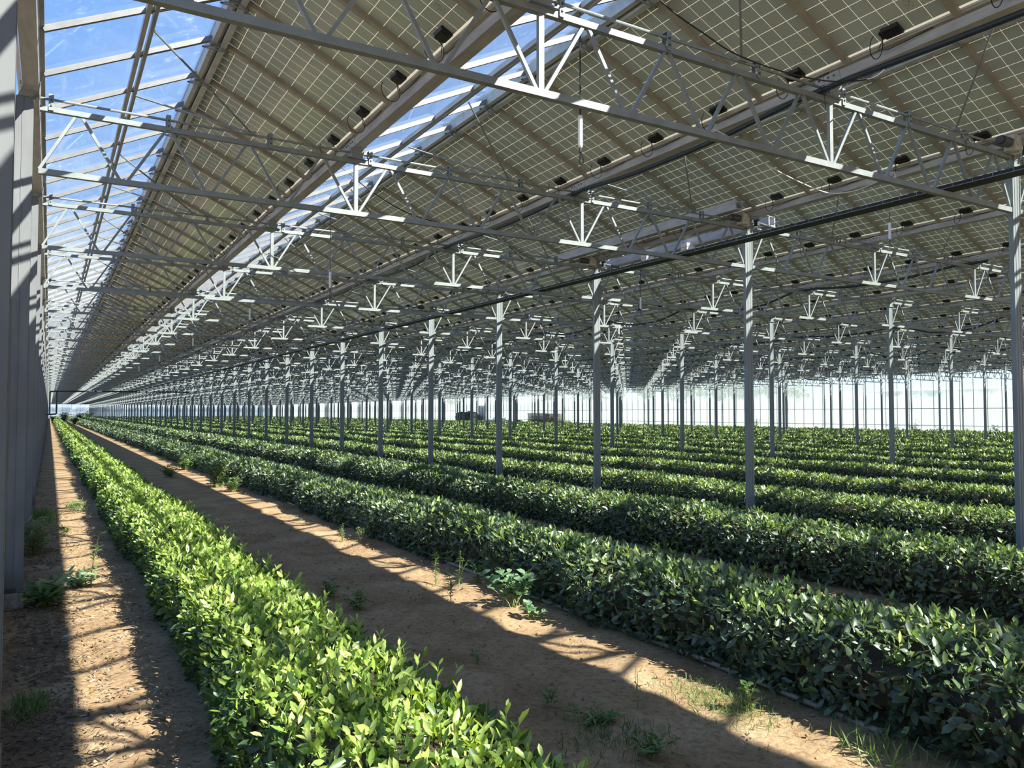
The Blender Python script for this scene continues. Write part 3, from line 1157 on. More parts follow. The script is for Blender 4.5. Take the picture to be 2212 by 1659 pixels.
# left wall posts: deep channels on concrete feet
wp = MB()
wd = 0.24
wp.box((-wd / 2, 0.0, 2.50), (wd, 0.055, 4.72))
wp.box((-0.004, 0.035, 2.50), (0.012, 0.11, 4.72))
wp.box((-0.085, -0.030, 2.5), (0.010, 0.006, 4.7))
wp.box((-0.150, -0.030, 2.5), (0.010, 0.006, 4.7))
ME_WPOST = wp.mesh('shaft', M['galv_wall'])
wf = MB()
wf.box((-0.115, 0.01, 0.075), (0.25, 0.15, 0.15))
wf.box((-0.10, -0.031, 0.17), (0.09, 0.008, 0.05), 1)
ME_WFOOT = wf.mesh('concrete_foot', [M['concrete'], M['motor']])
XW = -0.185
wt = MB()
wt.add([(-0.13, -0.04, 4.86), (-0.01, -0.04, 4.86), (-0.01, 0.06, 4.86), (-0.13, 0.06, 4.86),
        (-0.10, -0.08, 4.918), (0.04, -0.08, 4.918), (0.04, 0.08, 4.918), (-0.10, 0.08, 4.918)],
       [(3, 2, 1, 0), (4, 5, 6, 7), (0, 1, 5, 4), (1, 2, 6, 5), (2, 3, 7, 6), (3, 0, 4, 7)])
ME_WTOP = wt.mesh('head_bracket', M['galv'])
for k in range(NK):
    o = link('wall_post', ME_WPOST, None, (XW, Y0 + PITCH_Y * k, 0))
    tag(o, '%s steel post from the camera standing against the left wall' % nth(k + 1), 'post', 'left wall posts')
    link('concrete_foot', ME_WFOOT, o)
    link('head_bracket', ME_WTOP, o)

# ------------------------------------------------------------------ walls
def wall_side(name, x, sgn, y0, y1, mat, label, ymul=1.0):
    root = empty(name, (x, 0, 0))
    tag(root, label, None, None, 'structure')
    g = MB()
    g.box((0, (y0 + y1) / 2, 2.62), (0.006, y1 - y0, 4.60))
    g.build('glass', mat, root)
    ra = MB()
    for z in (0.33, 0.86, 2.16, 4.88):
        ra.box((-sgn * 0.03, (y0 + y1) / 2, z), (0.05, y1 - y0, 0.04))
    ra.build('rail', M['alu'], root)
    mu = MB()
    y = y0
    while y <= y1:
        mu.box((-sgn * 0.02, y, 2.6), (0.035, 0.03, 4.6))
        y += ymul
    mu.build('mullion', M['alu'], root)
    pl = MB()
    pl.box((0, (y0 + y1) / 2, 0.15), (0.14, y1 - y0, 0.33))
    pl.build('plinth', M['concrete'], root)
    return root


wall_side('wall_left', XW - 0.29, -1, YBEG, YEND, M['glass'], 'left glass side wall on a low concrete plinth, seen edge-on')
wall_side('wall_right', XR + 0.10, 1, 14, YEND, M['wash'], 'whitewash-streaked right glass side wall at the far side of the hedges')
root = empty('wall_back', (0, YEND + 0.1, 0))
tag(root, 'hazy pale blue glass end wall at the far end of the house', None, None, 'structure')
g = MB()
pts_top = []
for b in range(NBAY):
    gx = XL + b * BAY
    g.add([(gx, 0, 0.3), (gx + BAY, 0, 0.3), (gx + BAY, 0, Z_GUT), (gx + RX, 0, Z_RIDGE), (gx, 0, Z_GUT)], [(0, 1, 2, 3, 4)])
g.build('glass', M['wash_end'], root)
mu = MB()
for j in range(int((XR - XL) / 1.084) + 1):
    mu.box((XL + j * 1.084, -0.02, 2.6), (0.04, 0.04, 4.6))
mu.build('mullion', M['alu'], root)
ra = MB()
for z in (0.33, 0.86, 2.3, 4.9):
    ra.box(((XL + XR) / 2, -0.03, z), (XR - XL, 0.05, 0.05))
ra.build('rail', M['alu'], root)
pl = MB()
pl.box(((XL + XR) / 2, 0, 0.15), (XR - XL, 0.14, 0.3))
pl.build('plinth', M['concrete'], root)

# right wall posts
rp = MB()
rp.box((0, 0, 2.45), (0.10, 0.07, 4.9))
ME_RP = rp.mesh('shaft', M['galv_post'])
cnt_r = 0
for k in range(4, NK):
    o = link('wall_post', ME_RP, None, (XR - 0.03, Y0 + PITCH_Y * k, 0))
    cnt_r += 1
    tag(o, '%s slim steel post from the right frame edge, along the whitewashed right wall' % nth(cnt_r), 'post', 'right wall posts')

# door in the right wall, far down
dy = at_x(1042, 900, XR)[1]
root = empty('door_1', (XR - 0.02, dy, 0))
tag(root, 'tall framed doorway in the far part of the right wall, beside dark tarpaulin', None, None, 'structure')
f = MB()
for s in (-1, 1):
    f.box((0, s * 0.95, 1.4), (0.14, 0.12, 2.8))
f.box((0, 0, 2.86), (0.14, 2.02, 0.14))
f.build('door_frame', M['rafter'], root)
p = MB()
p.box((0.02, 0, 1.4), (0.02, 1.8, 2.7))
p.build('door_panel', M['white'], root)
f = MB()
f.box((-0.02, 0, 1.4), (0.05, 0.07, 2.7))
f.box((-0.02, 0, 1.2), (0.05, 1.8, 0.06))
f.build('door_bar', M['galv_post'], root)

# ------------------------------------------------------------------ cable tray, hoses, wires, pendants, motors
root = empty('cable_tray', (8.20, 0, 4.20))
tag(root, 'long dark cable tray on the lower chords beside the first post row', 'cable tray')
m = MB()
m.box((0, (YEND + 1) / 2, 0.006), (0.20, YEND - 1, 0.012))
m.box((0.02, (YEND + 1) / 2, 0.035), (0.15, YEND - 1, 0.045))
m.build('cable_bundle', M['tray'], root)
m = MB()
for sx in (-0.10, 0.10):
    m.box((sx, (YEND + 1) / 2, 0.10), (0.006, YEND - 1, 0.006))
    m.box((sx, (YEND + 1) / 2, 0.005), (0.006, YEND - 1, 0.006))
y = 1.0
while y < 60:
    for sx in (-0.10, 0.10):
        m.box((sx, y, 0.052), (0.005, 0.005, 0.10))
    y += 0.2
m.build('wire_side', M['galv'], root)


def sag(ps, seg=8, dip=0.15, rr=None):
    out = []
    for i, (p, q) in enumerate(zip(ps[:-1], ps[1:])):
        d = dip if rr is None else rr[i % len(rr)]
        for s in range(seg):
            t = s / seg
            w = Vector(p).lerp(Vector(q), t)
            w.z -= d * 4 * t * (1 - t)
            out.append(w)
    out.append(Vector(ps[-1]))
    return out


ZH = 4.8325          # the hose lies on the upper chords, under the vent rail


def hose_line(x, k0, k1, lead, smin, smax, r):
    pts = list(lead)
    for k in range(k0, k1):
        y = Y0 + PITCH_Y * k
        for d in (-0.36, -0.18, 0, 0.18, 0.36):
            pts.append((x, y + d, ZH))
        sg = r.uniform(smin, smax)
        for t in (0.3, 0.5, 0.7):
            pts.append((x, y + PITCH_Y * t, ZH - sg * 4 * t * (1 - t)))
    for d in (-0.36, -0.18, 0, 0.18, 0.36):
        pts.append((x, Y0 + PITCH_Y * k1 + d, ZH))
    return pts


hs = hose_line(6.13, 0, NK - 2, [(6.13, 0.8, 4.78), (6.13, 3.0, 4.79)], 0.02, 0.20, random.Random(4))
def catmull(ps, seg=4):
    ps = [Vector(p) for p in ps]
    out = []
    for i in range(len(ps) - 1):
        p0, p1, p2, p3 = ps[max(i - 1, 0)], ps[i], ps[i + 1], ps[min(i + 2, len(ps) - 1)]
        for s in range(seg):
            t = s / seg
            out.append(0.5 * ((2 * p1) + (p2 - p0) * t + (2 * p0 - 5 * p1 + 4 * p2 - p3) * t * t + (3 * p1 - p0 - 3 * p2 + p3) * t ** 3))
    out.append(ps[-1])
    return out


m = MB()
m.tube(catmull(hs, 3), 0.0275, 10)
o = m.build('supply_hose', M['hose'], None, smooth=True)
tag(o, 'thick dark blue hose tied along the second gutter from the left wall', 'hose', 'dark supply hoses under the roof')
tie = MB()
for (tx, ty, tz) in ((6.13, Y0 - 0.06, ZH), (6.13, Y0 + 3.94, ZH), (6.13, Y0 + 7.94, ZH)):
    for a in range(12):
        a0, a1 = a / 12 * 6.283, (a + 1) / 12 * 6.283
        tie.bar((tx + 0.042 * math.cos(a0), ty, tz + 0.042 * math.sin(a0)), (tx + 0.042 * math.cos(a1), ty, tz + 0.042 * math.sin(a1)), 0.006, 0.004)
    tie.tube([(tx, ty - 0.01, tz - 0.04), (tx + 0.01, ty - 0.015, tz - 0.20)], 0.003, 5)
tie.build('cable_tie', M['black'], o)
for s in range(1, NSPAN):
    x = XL + s * SPAN + 2 * BAY - 0.17
    ks = [k for k in range(1, NK) if in_frame([(x, Y0 + PITCH_Y * k, 4.8)], 300)]
    if len(ks) < 3:
        continue
    pts = hose_line(x, ks[0], ks[-1], [], 0.05, 0.32, random.Random(20 + s))
    m = MB()
    m.tube(catmull(pts, 2), 0.0275, 7)
    o = m.build('supply_hose', M['hose'], None, smooth=True)
    tag(o, 'wavy dark hose hanging below the roof %s' % span_name(s), 'hose', 'dark supply hoses under the roof')

# hanging cords with white weights
ph = MB()
ph.tube([(0, 0, 0), (0, 0, 0.012), (0, 0, 0.24), (0, 0, 0.25)], [0.012, 0.019, 0.019, 0.012], 10)
ME_WEIGHT = ph.mesh('weight', M['white'])
pk = MB()
pk.tube([(0, 0, 0.0), (0, 0, -0.035)], 0.011, 8)
pk.tube([(0.0, 0, -0.035), (0.012, 0, -0.05), (0.026, 0, -0.075), (0.026, 0, -0.115), (0.008, 0, -0.13), (-0.008, 0, -0.115), (-0.004, 0, -0.06), (0, 0, -0.035)], 0.0045, 6)
ME_HOOK = pk.mesh('hook', M['motor'])
PEND = [((3.44, 4.78), 3.85, 'nearest hanging black cord with white weight and hook, over the first soil path'),
        ((3.62, 11.5), 3.72, 'second hanging cord with white weight, third truss down the left aisle'),
        ((3.62, 17.0), 3.80, 'third hanging cord with white weight down the left aisle'),
        ((3.62, 24.6), 3.80, 'fourth hanging cord with white weight down the left aisle'),
        ((3.62, 32.7), 3.80, 'fifth hanging cord with white weight down the left aisle'),
        ((3.62, 40.7), 3.80, 'sixth hanging cord with white weight down the left aisle'),
        ((10.5, 6.9), 4.36, 'hanging cord with white weight just left of the nearest post, below the panels'),
        ((10.6, 12.6), 4.0, 'hanging cord with white weight beside the cable tray between second and third posts'),
        ((13.2, 16.6), 3.95, 'thin hanging cord with white weight in the second aisle')]
for (px, py), zb, lab in PEND:
    o = empty('hanging_cord', (px, py, zb))
    tag(o, lab, 'hanging cord', 'hanging cords with white weights')
    c = MB()
    c.tube([(0, 0, 0.24), (0, 0, 4.92 - zb)], 0.0055, 6)
    c.build('cord', M['cable'], o)
    link('weight', ME_WEIGHT, o)
    link('hook', ME_HOOK, o)


def wire(name, label, pts, r, mats):
    m = MB()
    m.tube(catmull(pts, 8), r, 6)
    o = m.build(name, mats, None, smooth=True)
    tag(o, label, 'wire', 'loose wires under the roof')


wire('loose_wire', 'black wire looping down to the dark hose at the nearest truss',
     [at_y(u, v, 4.35) for u, v in ((1425, 0), (1470, 38), (1520, 72), (1580, 112), (1660, 145), (1740, 167), (1800, 176), (1860, 174), (1892, 165), (1910, 150))], 0.006, M['cable'])
wire('loose_wire', 'pale wire drooping from the nearest truss towards the cable tray',
     [at_y(u, v, 5.0) for u, v in ((1543, 280), (1580, 300), (1650, 352), (1720, 390), (1775, 413), (1805, 418), (1850, 411), (1895, 392), (1918, 375), (1932, 374), (1934, 400))], 0.006, M['white_cable'])
wire('loose_wire', 'thin wire drooping across the second roof slope from the cord',
     [at_y(u, v, 11.5) for u, v in ((712, 380), (717, 352), (745, 368), (800, 412), (860, 450), (920, 474), (985, 487), (1045, 491), (1085, 520), (1130, 560))], 0.008, M['cable'])
wire('loose_wire', 'pale wire sagging beside the third post of the first row',
     [at_y(u, v, 13.2) for u, v in ((1180, 572), (1215, 582), (1245, 585), (1290, 575), (1335, 550))], 0.007, M['white_cable'])

# drive motors at the heads of the first post row
gm = MB()
gm.tube([(-0.46, -0.05, 0), (-0.30, -0.05, 0)], 0.055, 12)
gm.tube([(-0.50, -0.05, 0), (-0.46, -0.05, 0)], 0.042, 12)
ME_MOTOR = gm.mesh('motor_body', M['motor'])
gg = MB()
gg.box((-0.22, -0.05, 0.0), (0.13, 0.12, 0.17))
gg.box((-0.14, -0.05, -0.03), (0.06, 0.09, 0.14))
gg.tube([(-0.22, -0.12, 0.02), (-0.22, 0.03, 0.02)], 0.05, 12)
ME_GEAR = gg.mesh('gear_housing', M['motor_pale'])
gs = MB()
gs.tube([(0.10, -0.05, -0.02), (0.55, -0.05, -0.06)], 0.022, 8)
gs.box((0.10, -0.05, -0.02), (0.05, 0.07, 0.1))
ME_SHAFT = gs.mesh('drive_rod', M['motor'])
for k in range(10):
    o = empty('drive_motor', (XL + SPAN, Y0 + PITCH_Y * k - 0.06, 4.88))
    tag(o, 'vent drive motor at the head of the %s post in the first post row' % nth(k + 1), 'motor', 'vent drive motors')
    link('motor_body', ME_MOTOR, o)
    link('gear_housing', ME_GEAR, o)
    link('drive_rod', ME_SHAFT, o)

# extra channel beams between the second and fourth posts of the first row
for (x, ya, yb, z, lab) in ((9.02, 8.4, 13.6, 4.96, 'short bluish galvanised channel beam left of the third post head'),
                            (9.98, 8.6, 12.9, 4.86, 'short galvanised channel beam right of the third post head')):
    m = MB()
    w = 0.075
    m.prism([(-w, 0), (w, 0), (w, 0.15), (w - 0.02, 0.15), (w - 0.02, 0.02), (-w + 0.02, 0.02), (-w + 0.02, 0.15), (-w, 0.15)], ya, yb)
    o = m.build('channel_beam', M['gutter'], None, (x, 0, z - 0.02))
    tag(o, lab, 'channel beam', 'short channel beams')
for i, (x, y, z) in enumerate(((9.86, 10.4, 4.82), (9.86, 11.5, 4.82))):
    m = MB()
    m.box((0, 0, 0), (0.20, 0.16, 0.12))
    m.box((0, 0, -0.065), (0.12, 0.1, 0.02))
    o = m.build('control_box', M['white'], None, (x, y, z))
    tag(o, '%s white control box hanging under the short channel beam' % ('nearer' if i == 0 else 'farther'), 'control box', 'white control boxes')

# heating pipe loop far down at the left wall
m = MB()
yb = 62.0
for x in (0.02, 0.42):
    m.tube([(x, yb, 1.75), (x, yb, 3.28), ], 0.05, 8)
m.tube([(0.42, yb, 1.75), (0.0, yb, 1.72), (-0.25, yb, 1.70)], 0.05, 8)
m.tube([(0.02, yb, 3.28), (0.42, yb, 3.32), (9.3, yb, 3.36)], 0.05, 8)
o = m.build('water_pipe', M['hose'])
tag(o, 'black pipe loop rising at the left wall and crossing the aisle far away', 'pipe')

# pale irrigation pipe along the foot of the second hedge row
m = MB()
m.tube([(4.12, 2.8, 0.012), (4.20, 4.4, 0.012), (4.16, 6.5, 0.012), (4.24, 9, 0.012), (4.2, 13, 0.012), (4.2, 30, 0.012)], 0.018, 8)
o = m.build('irrigation_pipe', M['pipe_pale'])
tag(o, 'thin pale irrigation pipe on the soil along the second hedge row', 'pipe')

# ------------------------------------------------------------------ weeds
def weed(name, label, loc, height, spread, nstem, nleaf, lw, mat, upright=0.8, seed=0, leaf_from=0.1, cat='weed', group='weeds along the hedge feet', stem_r=0.004, wide=0.28):
    r = np.random.default_rng(seed)
    root = empty(name, (loc[0], loc[1], 0))
    tag(root, label, cat, group)
    st = MB()
    P, D, LN = [], [], []
    for s in range(nstem):
        a = r.uniform(0, 6.283)
        lean = spread * r.uniform(0.1, 1.0)
        hh = height * (1.0 if nstem == 1 else r.uniform(0.6, 1.0))
        bx, by = r.normal(0, spread * 0.12, 2)
        pts = []
        for t in np.linspace(0, 1, 6):
            pts.append((bx + math.cos(a) * lean * t ** (1 + upright), by + math.sin(a) * lean * t ** (1 + upright), hh * t))
        st.tube(pts, [stem_r * (1.2 - 0.9 * t) for t in np.linspace(0, 1, 6)], 5)
        for q in range(nleaf):
            t = r.uniform(leaf_from, 1)
            i = min(int(t * 5), 4)
            w = Vector(pts[i]).lerp(Vector(pts[i + 1]), t * 5 - i)
            b = r.uniform(0, 6.283)
            P.append(tuple(w))
            D.append((math.cos(b), math.sin(b), r.uniform(-0.1, 0.9)))
            LN.append((r.normal(0, .4), r.normal(0, .4), 1))
    st.build('stem', M['stalk'], root)
    n = len(P)
    ln = lw * r.uniform(0.6, 1.3, n)
    v, polys, k = leaves_geo(np.array(P), np.array(D), unit(np.array(LN)), ln, ln * wide, r.uniform(0, 0.3, n), True)
    v[:, 2] = np.maximum(v[:, 2], 0.004)
    link('leaves', np_mesh('leaves', v, polys, mat, np.repeat(r.uniform(0, 1, n), k)), root)
    return root


g_ = lambda u, v: ground(u, v)
weed('weed', 'tall feathery weed stalk standing on the sunlit edge of the wide soil path', g_(973, 1302), 0.50, 0.05, 1, 70, 0.075, M['weed'], seed=1, wide=0.18)
weed('weed', 'feathery grey-green weed just left behind the tall feathery stalk', g_(945, 1262), 0.42, 0.05, 2, 70, 0.05, M['weed'], seed=2, wide=0.14)
weed('weed', 'thin pale feathery weed close behind the tall feathery stalk on the right', g_(992, 1270), 0.42, 0.10, 3, 50, 0.045, M['weed'], seed=3, wide=0.14)
weed('weed', 'small bushy green weed between the feathery stalk and the pale lobed clump', g_(1030, 1262), 0.25, 0.10, 5, 16, 0.07, M['weed'], seed=4)
weed('weed', 'pale green round-leaved weed clump at the foot of the second hedge row', g_(1110, 1312), 0.40, 0.34, 20, 6, 0.085, M['pale_weed'], seed=5, leaf_from=0.3, wide=0.85)
weed('weed', 'low pale round-leaved weed at the front of the round-leaved clump', g_(1150, 1335), 0.14, 0.16, 9, 4, 0.07, M['pale_weed'], seed=6, leaf_from=0.5, wide=0.8)
weed('weed', 'small grey-green herb at the soil edge, far left of the tall feathery stalk', g_(740, 1172), 0.28, 0.06, 4, 26, 0.045, M['weed'], seed=7, wide=0.16)
weed('weed', 'twin herb stalks at the soil edge just right of the small grey-green herb', g_(783, 1170), 0.28, 0.10, 4, 26, 0.045, M['weed'], seed=8, wide=0.16)
weed('weed_bush', 'large leafy dark weed bush leaning from the second hedge onto the far path', g_(470, 1052), 0.80, 0.65, 34, 26, 0.10, M['weed'], seed=9, stem_r=0.006)
weed('weed_bush', 'sunlit light green weed bush right of the large dark weed bush', g_(500, 1062), 0.38, 0.4, 18, 22, 0.08, M['weed'], seed=10)
weed('weed_bush', 'leafy weeds crowding the second hedge farther down the path', g_(400, 1015), 0.55, 0.6, 24, 24, 0.11, M['weed'], seed=11)
weed('weed_bush', 'dark weeds in shade beside the first hedge, opposite the large weed bush', g_(365, 1030), 0.35, 0.5, 18, 22, 0.09, M['weed'], seed=12)
weed('weed', 'tall bent weed stem leaning over the narrow path by the left wall', g_(196, 1263), 0.62, 0.14, 2, 22, 0.07, M['weed'], seed=13, wide=0.3)
weed('weed', 'spreading grey-green leaf rosette at the foot of the bent weed stem', g_(175, 1268), 0.16, 0.26, 12, 7, 0.11, M['pale_weed'], seed=14, upright=0.1, wide=0.35)
weed('weed', 'low green weed on the sunny strip behind the rosette', g_(145, 1152), 0.12, 0.22, 8, 9, 0.08, M['weed'], seed=15)
weed('weed', 'broad dark green leaf tuft at the second left wall post foot', g_(95, 1308), 0.24, 0.30, 14, 7, 0.17, M['weed'], seed=16, upright=0.3, wide=0.3)
weed('weed', 'grassy weed clump in the shade behind the second left wall post', g_(75, 1195), 0.50, 0.30, 22, 12, 0.15, M['weed'], seed=17, wide=0.12)
weed('weed', 'small green seedling patch in shade on the wide path, beside the first hedge', g_(715, 1288), 0.16, 0.2, 9, 9, 0.08, M['weed'], seed=18)
weed('weed', 'broad-leaved seedling at the right flank of the first hedge row', g_(770, 1320), 0.2, 0.18, 8, 8, 0.09, M['weed'], seed=19)
weed('weed', 'tiny dark sprig alone on the shaded soil of the wide path', g_(1032, 1435), 0.15, 0.06, 4, 10, 0.045, M['weed'], seed=20, wide=0.15)
weed('weed', 'thin dark sprig on the shaded soil in front of the first hedge', g_(1185, 1520), 0.14, 0.10, 6, 8, 0.06, M['weed'], seed=21, wide=0.16)
weed('weed', 'low green weeds on the shaded soil at the bottom middle of the picture', g_(1290, 1560), 0.10, 0.3, 16, 7, 0.06, M['weed'], seed=22)
weed('weed', 'green seedlings on the shaded soil by the bottom edge', g_(1400, 1630), 0.12, 0.22, 12, 8, 0.06, M['weed'], seed=23)
weed('weed', 'upright thin weed stem on the dark soil near the bottom edge', g_(1378, 1540), 0.28, 0.04, 2, 9, 0.05, M['weed'], seed=24, wide=0.14)
weed('weed', 'leafy seedling at the soil edge before the second hedge, bottom right', g_(1620, 1540), 0.20, 0.12, 6, 8, 0.05, M['weed'], seed=25, wide=0.5)
weed('weed', 'tall pale stem rising against the second hedge, bottom right', g_(1755, 1525), 0.34, 0.05, 1, 14, 0.06, M['weed'], seed=26, wide=0.4)


def grass(label, loc, rx, ry, n, h, seed, mat='weed', a=(0.3, 1)):
    r = np.random.default_rng(seed)
    P = np.stack([r.normal(0, rx, n), r.normal(0, ry, n), np.full(n, 0.0)], 1)
    D = unit(np.stack([r.normal(0, 0.45, n), r.normal(0, 0.45, n), np.ones(n)], 1))
    ln = h * r.uniform(0.4, 1.2, n)
    v, polys, k = leaves_geo(P, D, unit(np.stack([r.normal(0, 1, n), r.normal(0, 1, n), r.uniform(0, .4, n)], 1)), ln, ln * 0.09, r.uniform(0, 0.5, n), True)
    o = link('grass_tuft', np_mesh('grass_tuft', v, polys, M[mat], np.repeat(r.uniform(a[0], a[1], n), k)), None, (loc[0], loc[1], 0))
    tag(o, label, 'grass', 'grass tufts', 'stuff')


grass('low bright grass patch on the sunlit path edge at bottom right', g_(1560, 1520), 0.14, 0.24, 1500, 0.05, 31)
grass('thin grass blades at the second hedge foot, bottom right', g_(1925, 1640), 0.12, 0.14, 110, 0.12, 32)
grass('dark green grass patch in the shade under the left wall', g_(62, 1530), 0.06, 0.12, 500, 0.07, 33)
grass('short grass in the shade along the left wall farther down', g_(95, 1120), 0.10, 0.35, 700, 0.14, 34)
grass('short grass on the sunny strip beside the first hedge, farther down', g_(165, 1095), 0.10, 0.4, 700, 0.08, 35)
grass('green grass on the shaded wide path by the bottom edge', g_(1330, 1600), 0.16, 0.16, 420, 0.06, 36, 'weed', (0, 0.6))

# weeds along the right wall and at the far end
for i, (u, v, hgt) in enumerate(((1635, 930, 1.5), (1760, 934, 0.7), (1850, 934, 0.8), (1935, 935, 0.9), (1975, 936, 1.3), (2030, 937, 0.8), (2090, 939, 0.7), (2150, 940, 1.0), (1700, 932, 0.6), (1560, 927, 0.6))):
    p = at_x(u, v, XR - 0.9)
    weed('weed_bush', '%s wild weed bush from the left at the foot of the right wall' % nth(i + 1), p, hgt, hgt * 0.5, 16, 14, 0.16, M['weed'], seed=50 + i, group='weed bushes by the right wall', stem_r=0.01)
for i, (x, y, hgt) in enumerate(((0.9, 150, 1.3), (2.6, 190, 2.2), (5.9, 205, 2.0), (8.0, 215, 2.2), (3.6, 140, 1.0))):
    weed('weed_bush', '%s overgrown bush near the far end wall of the left aisle' % nth(i + 1), (x, y), hgt, hgt * 0.8, 26, 30, 0.4, M['weed'], seed=70 + i, group='bushes at the far end', stem_r=0.02)

# dry litter: uncountable
r = np.random.default_rng(91)
n1, n2 = 15000, 2600
lx = np.concatenate([np.where(r.random(n1) < 0.72, np.clip(r.normal(-0.02, 0.16, n1), -0.42, 0.4), r.uniform(0.1, 0.8, n1)), r.uniform(1.7, 4.2, n2)])
ly = np.concatenate([r.gamma(2.2, 3.2, n1) + 1.2, r.uniform(2.2, 16, n2)])
n = n1 + n2
ln = np.where(np.arange(n) < n1, 1.0, 0.6) * r.uniform(0.015, 0.065, n)
ang = r.uniform(0, 6.283, n)
P = np.stack([lx, ly, r.uniform(0.004, 0.016, n)], 1)
D = np.stack([np.cos(ang), np.sin(ang), r.uniform(-0.1, 0.35, n)], 1)
v, polys, k = leaves_geo(P, D, unit(np.stack([r.normal(0, .5, n), r.normal(0, .5, n), np.ones(n)], 1)), ln, ln * r.uniform(0.05, 0.34, n), r.uniform(-0.2, 0.4, n), True)
v[:, 2] = np.maximum(v[:, 2], 0.002)
o = link('fallen_leaves', np_mesh('fallen_leaves', v, polys, M['litter'], np.repeat(np.where(lx < 0.15, r.beta(1.2, 2.4, n), r.beta(2.2, 1.3, n)), k)))
tag(o, 'dry fallen leaves and straw strewn over the soil paths', 'fallen leaves', None, 'stuff')

# soil clods: uncountable
n = 2600
cx = np.concatenate([r.uniform(-0.2, 0.8, n // 3), r.uniform(1.7, 4.3, n - n // 3)])
cy_ = r.uniform(1.5, 14, n)
rad = np.minimum(r.gamma(1.5, 0.004, n) + 0.003, 0.016)
oct_ = np.array([(1, 0, 0), (0, 1, 0), (-1, 0, 0), (0, -1, 0), (0, 0, 0.8), (0, 0, -0.8)])
of = np.array([(0, 1, 4), (1, 2, 4), (2, 3, 4), (3, 0, 4), (1, 0, 5), (2, 1, 5), (3, 2, 5), (0, 3, 5)])
V = np.stack([cx, cy_, rad * 0.3], 1)[:, None] + oct_[None] * rad[:, None, None] * r.uniform(0.6, 1.3, (n, 6, 3))
o = link('soil_crumbs', np_mesh('soil_crumbs', V.reshape(-1, 3), [((np.arange(n) * 6)[:, None, None] + of[None]).reshape(-1, 3)], M['soil']))
tag(o, 'small soil crumbs and clods on the paths', 'soil', None, 'stuff')

# ------------------------------------------------------------------ things stored by the right wall
def wpt(u, v=905, dx=1.5):
    return at_x(u, v, XR - dx)


def board_stack(label, u0, u1, h, seed, dx=1.8):
    r = random.Random(seed)
    pa, pb = wpt(u0, dx=dx), wpt(u1, dx=dx)
    ya, yb = max(pa[1], pb[1]), min(pa[1], pb[1])
    root = empty('timber_stack', ((pa[0] + pb[0]) / 2, (ya + yb) / 2, 0))
    tag(root, label, 'timber stack', 'timber stacks by the right wall')
    z = 0.05
    w = ya - yb
    while z < h:
        t = r.uniform(0.07, 0.11)
        k = r.choice((2, 3, 4))
        for q in range(k):
            m = MB()
            m.box((r.uniform(-.1, .1), -w / 2 + (q + 0.5) * w / k + r.uniform(-.05, .05), z + t / 2), (1.3, w / k * r.uniform(0.7, 0.98), t * 0.8))
            b = m.build('board', M['timber'] if r.random() < 0.75 else M['tan'], root)
        z += t
    return root


board_stack('tall stack of weathered boards, left part of the timber pile at the right wall', 1148, 1178, 1.75, 1)
board_stack('tall stack of weathered boards, right part of the timber pile at the right wall', 1182, 1208, 1.70, 2)
board_stack('lower loose board stack at the right end of the timber pile', 1211, 1224, 0.8, 3)
p = wpt(1010)
m = MB()
r = np.random.default_rng(5)
uvs = []
nu, nvv = 16, 9
for i in range(nu):
    for j in range(nvv):
        a, b = i / nu * 6.283, j / (nvv - 1) * math.pi / 2
        rr = 1 + r.normal(0, 0.06)
        c, s_ = math.cos(b), math.sin(b)
        cc = lambda q: math.copysign(abs(q) ** 0.5, q)
        uvs.append((1.0 * cc(math.cos(a)) * c ** 0.4 * rr, 3.0 * cc(math.sin(a)) * c ** 0.4 * rr, 1.95 * s_ ** 0.6 * rr))
m.add(uvs, [(i * nvv + j, ((i + 1) % nu) * nvv + j, ((i + 1) % nu) * nvv + j + 1, i * nvv + j + 1) for i in range(nu) for j in range(nvv - 1)])
o = m.build('tarpaulin_heap', M['tarp'], None, (p[0], p[1], 0))
tag(o, 'dark tarpaulin-covered heap left of the doorway in the right wall', 'heap')
for i, (u, ra, rb, h, mt, lab) in enumerate(((1068, 0.7, 2.2, 1.0, 'bag', 'pale sack pile between the doorway and the green sack'),
                                             (1092, 0.6, 1.6, 1.15, 'bag', 'pale covered bale right of the doorway'),
                                             (1098, 0.5, 1.0, 0.75, 'green_bag', 'dark green sack in front of the pale covered bale'),
                                             (1122, 0.5, 0.8, 0.8, 'green_bag', 'dark green sack left of the timber pile'))):
    p = wpt(u, dx=(1.6, 1.2, 3.2, 2.2)[i])
    vs = []
    for a_ in range(14):
        for j in range(7):
            a, b = a_ / 14 * 6.283, j / 6 * math.pi / 2
            rr = 1 + r.normal(0, 0.05)
            vs.append((ra * math.cos(a) * math.cos(b) ** 0.5 * rr, rb * math.sin(a) * math.cos(b) ** 0.5 * rr, h * math.sin(b) ** 0.7 * rr))
    m = MB()
    m.add(vs, [(q * 7 + j, ((q + 1) % 14) * 7 + j, ((q + 1) % 14) * 7 + j + 1, q * 7 + j + 1) for q in range(14) for j in range(6)])
    o = m.build('sack', M[mt], None, (p[0], p[1], 0), smooth=True)
    tag(o, lab, 'sack', 'sacks by the right wall')

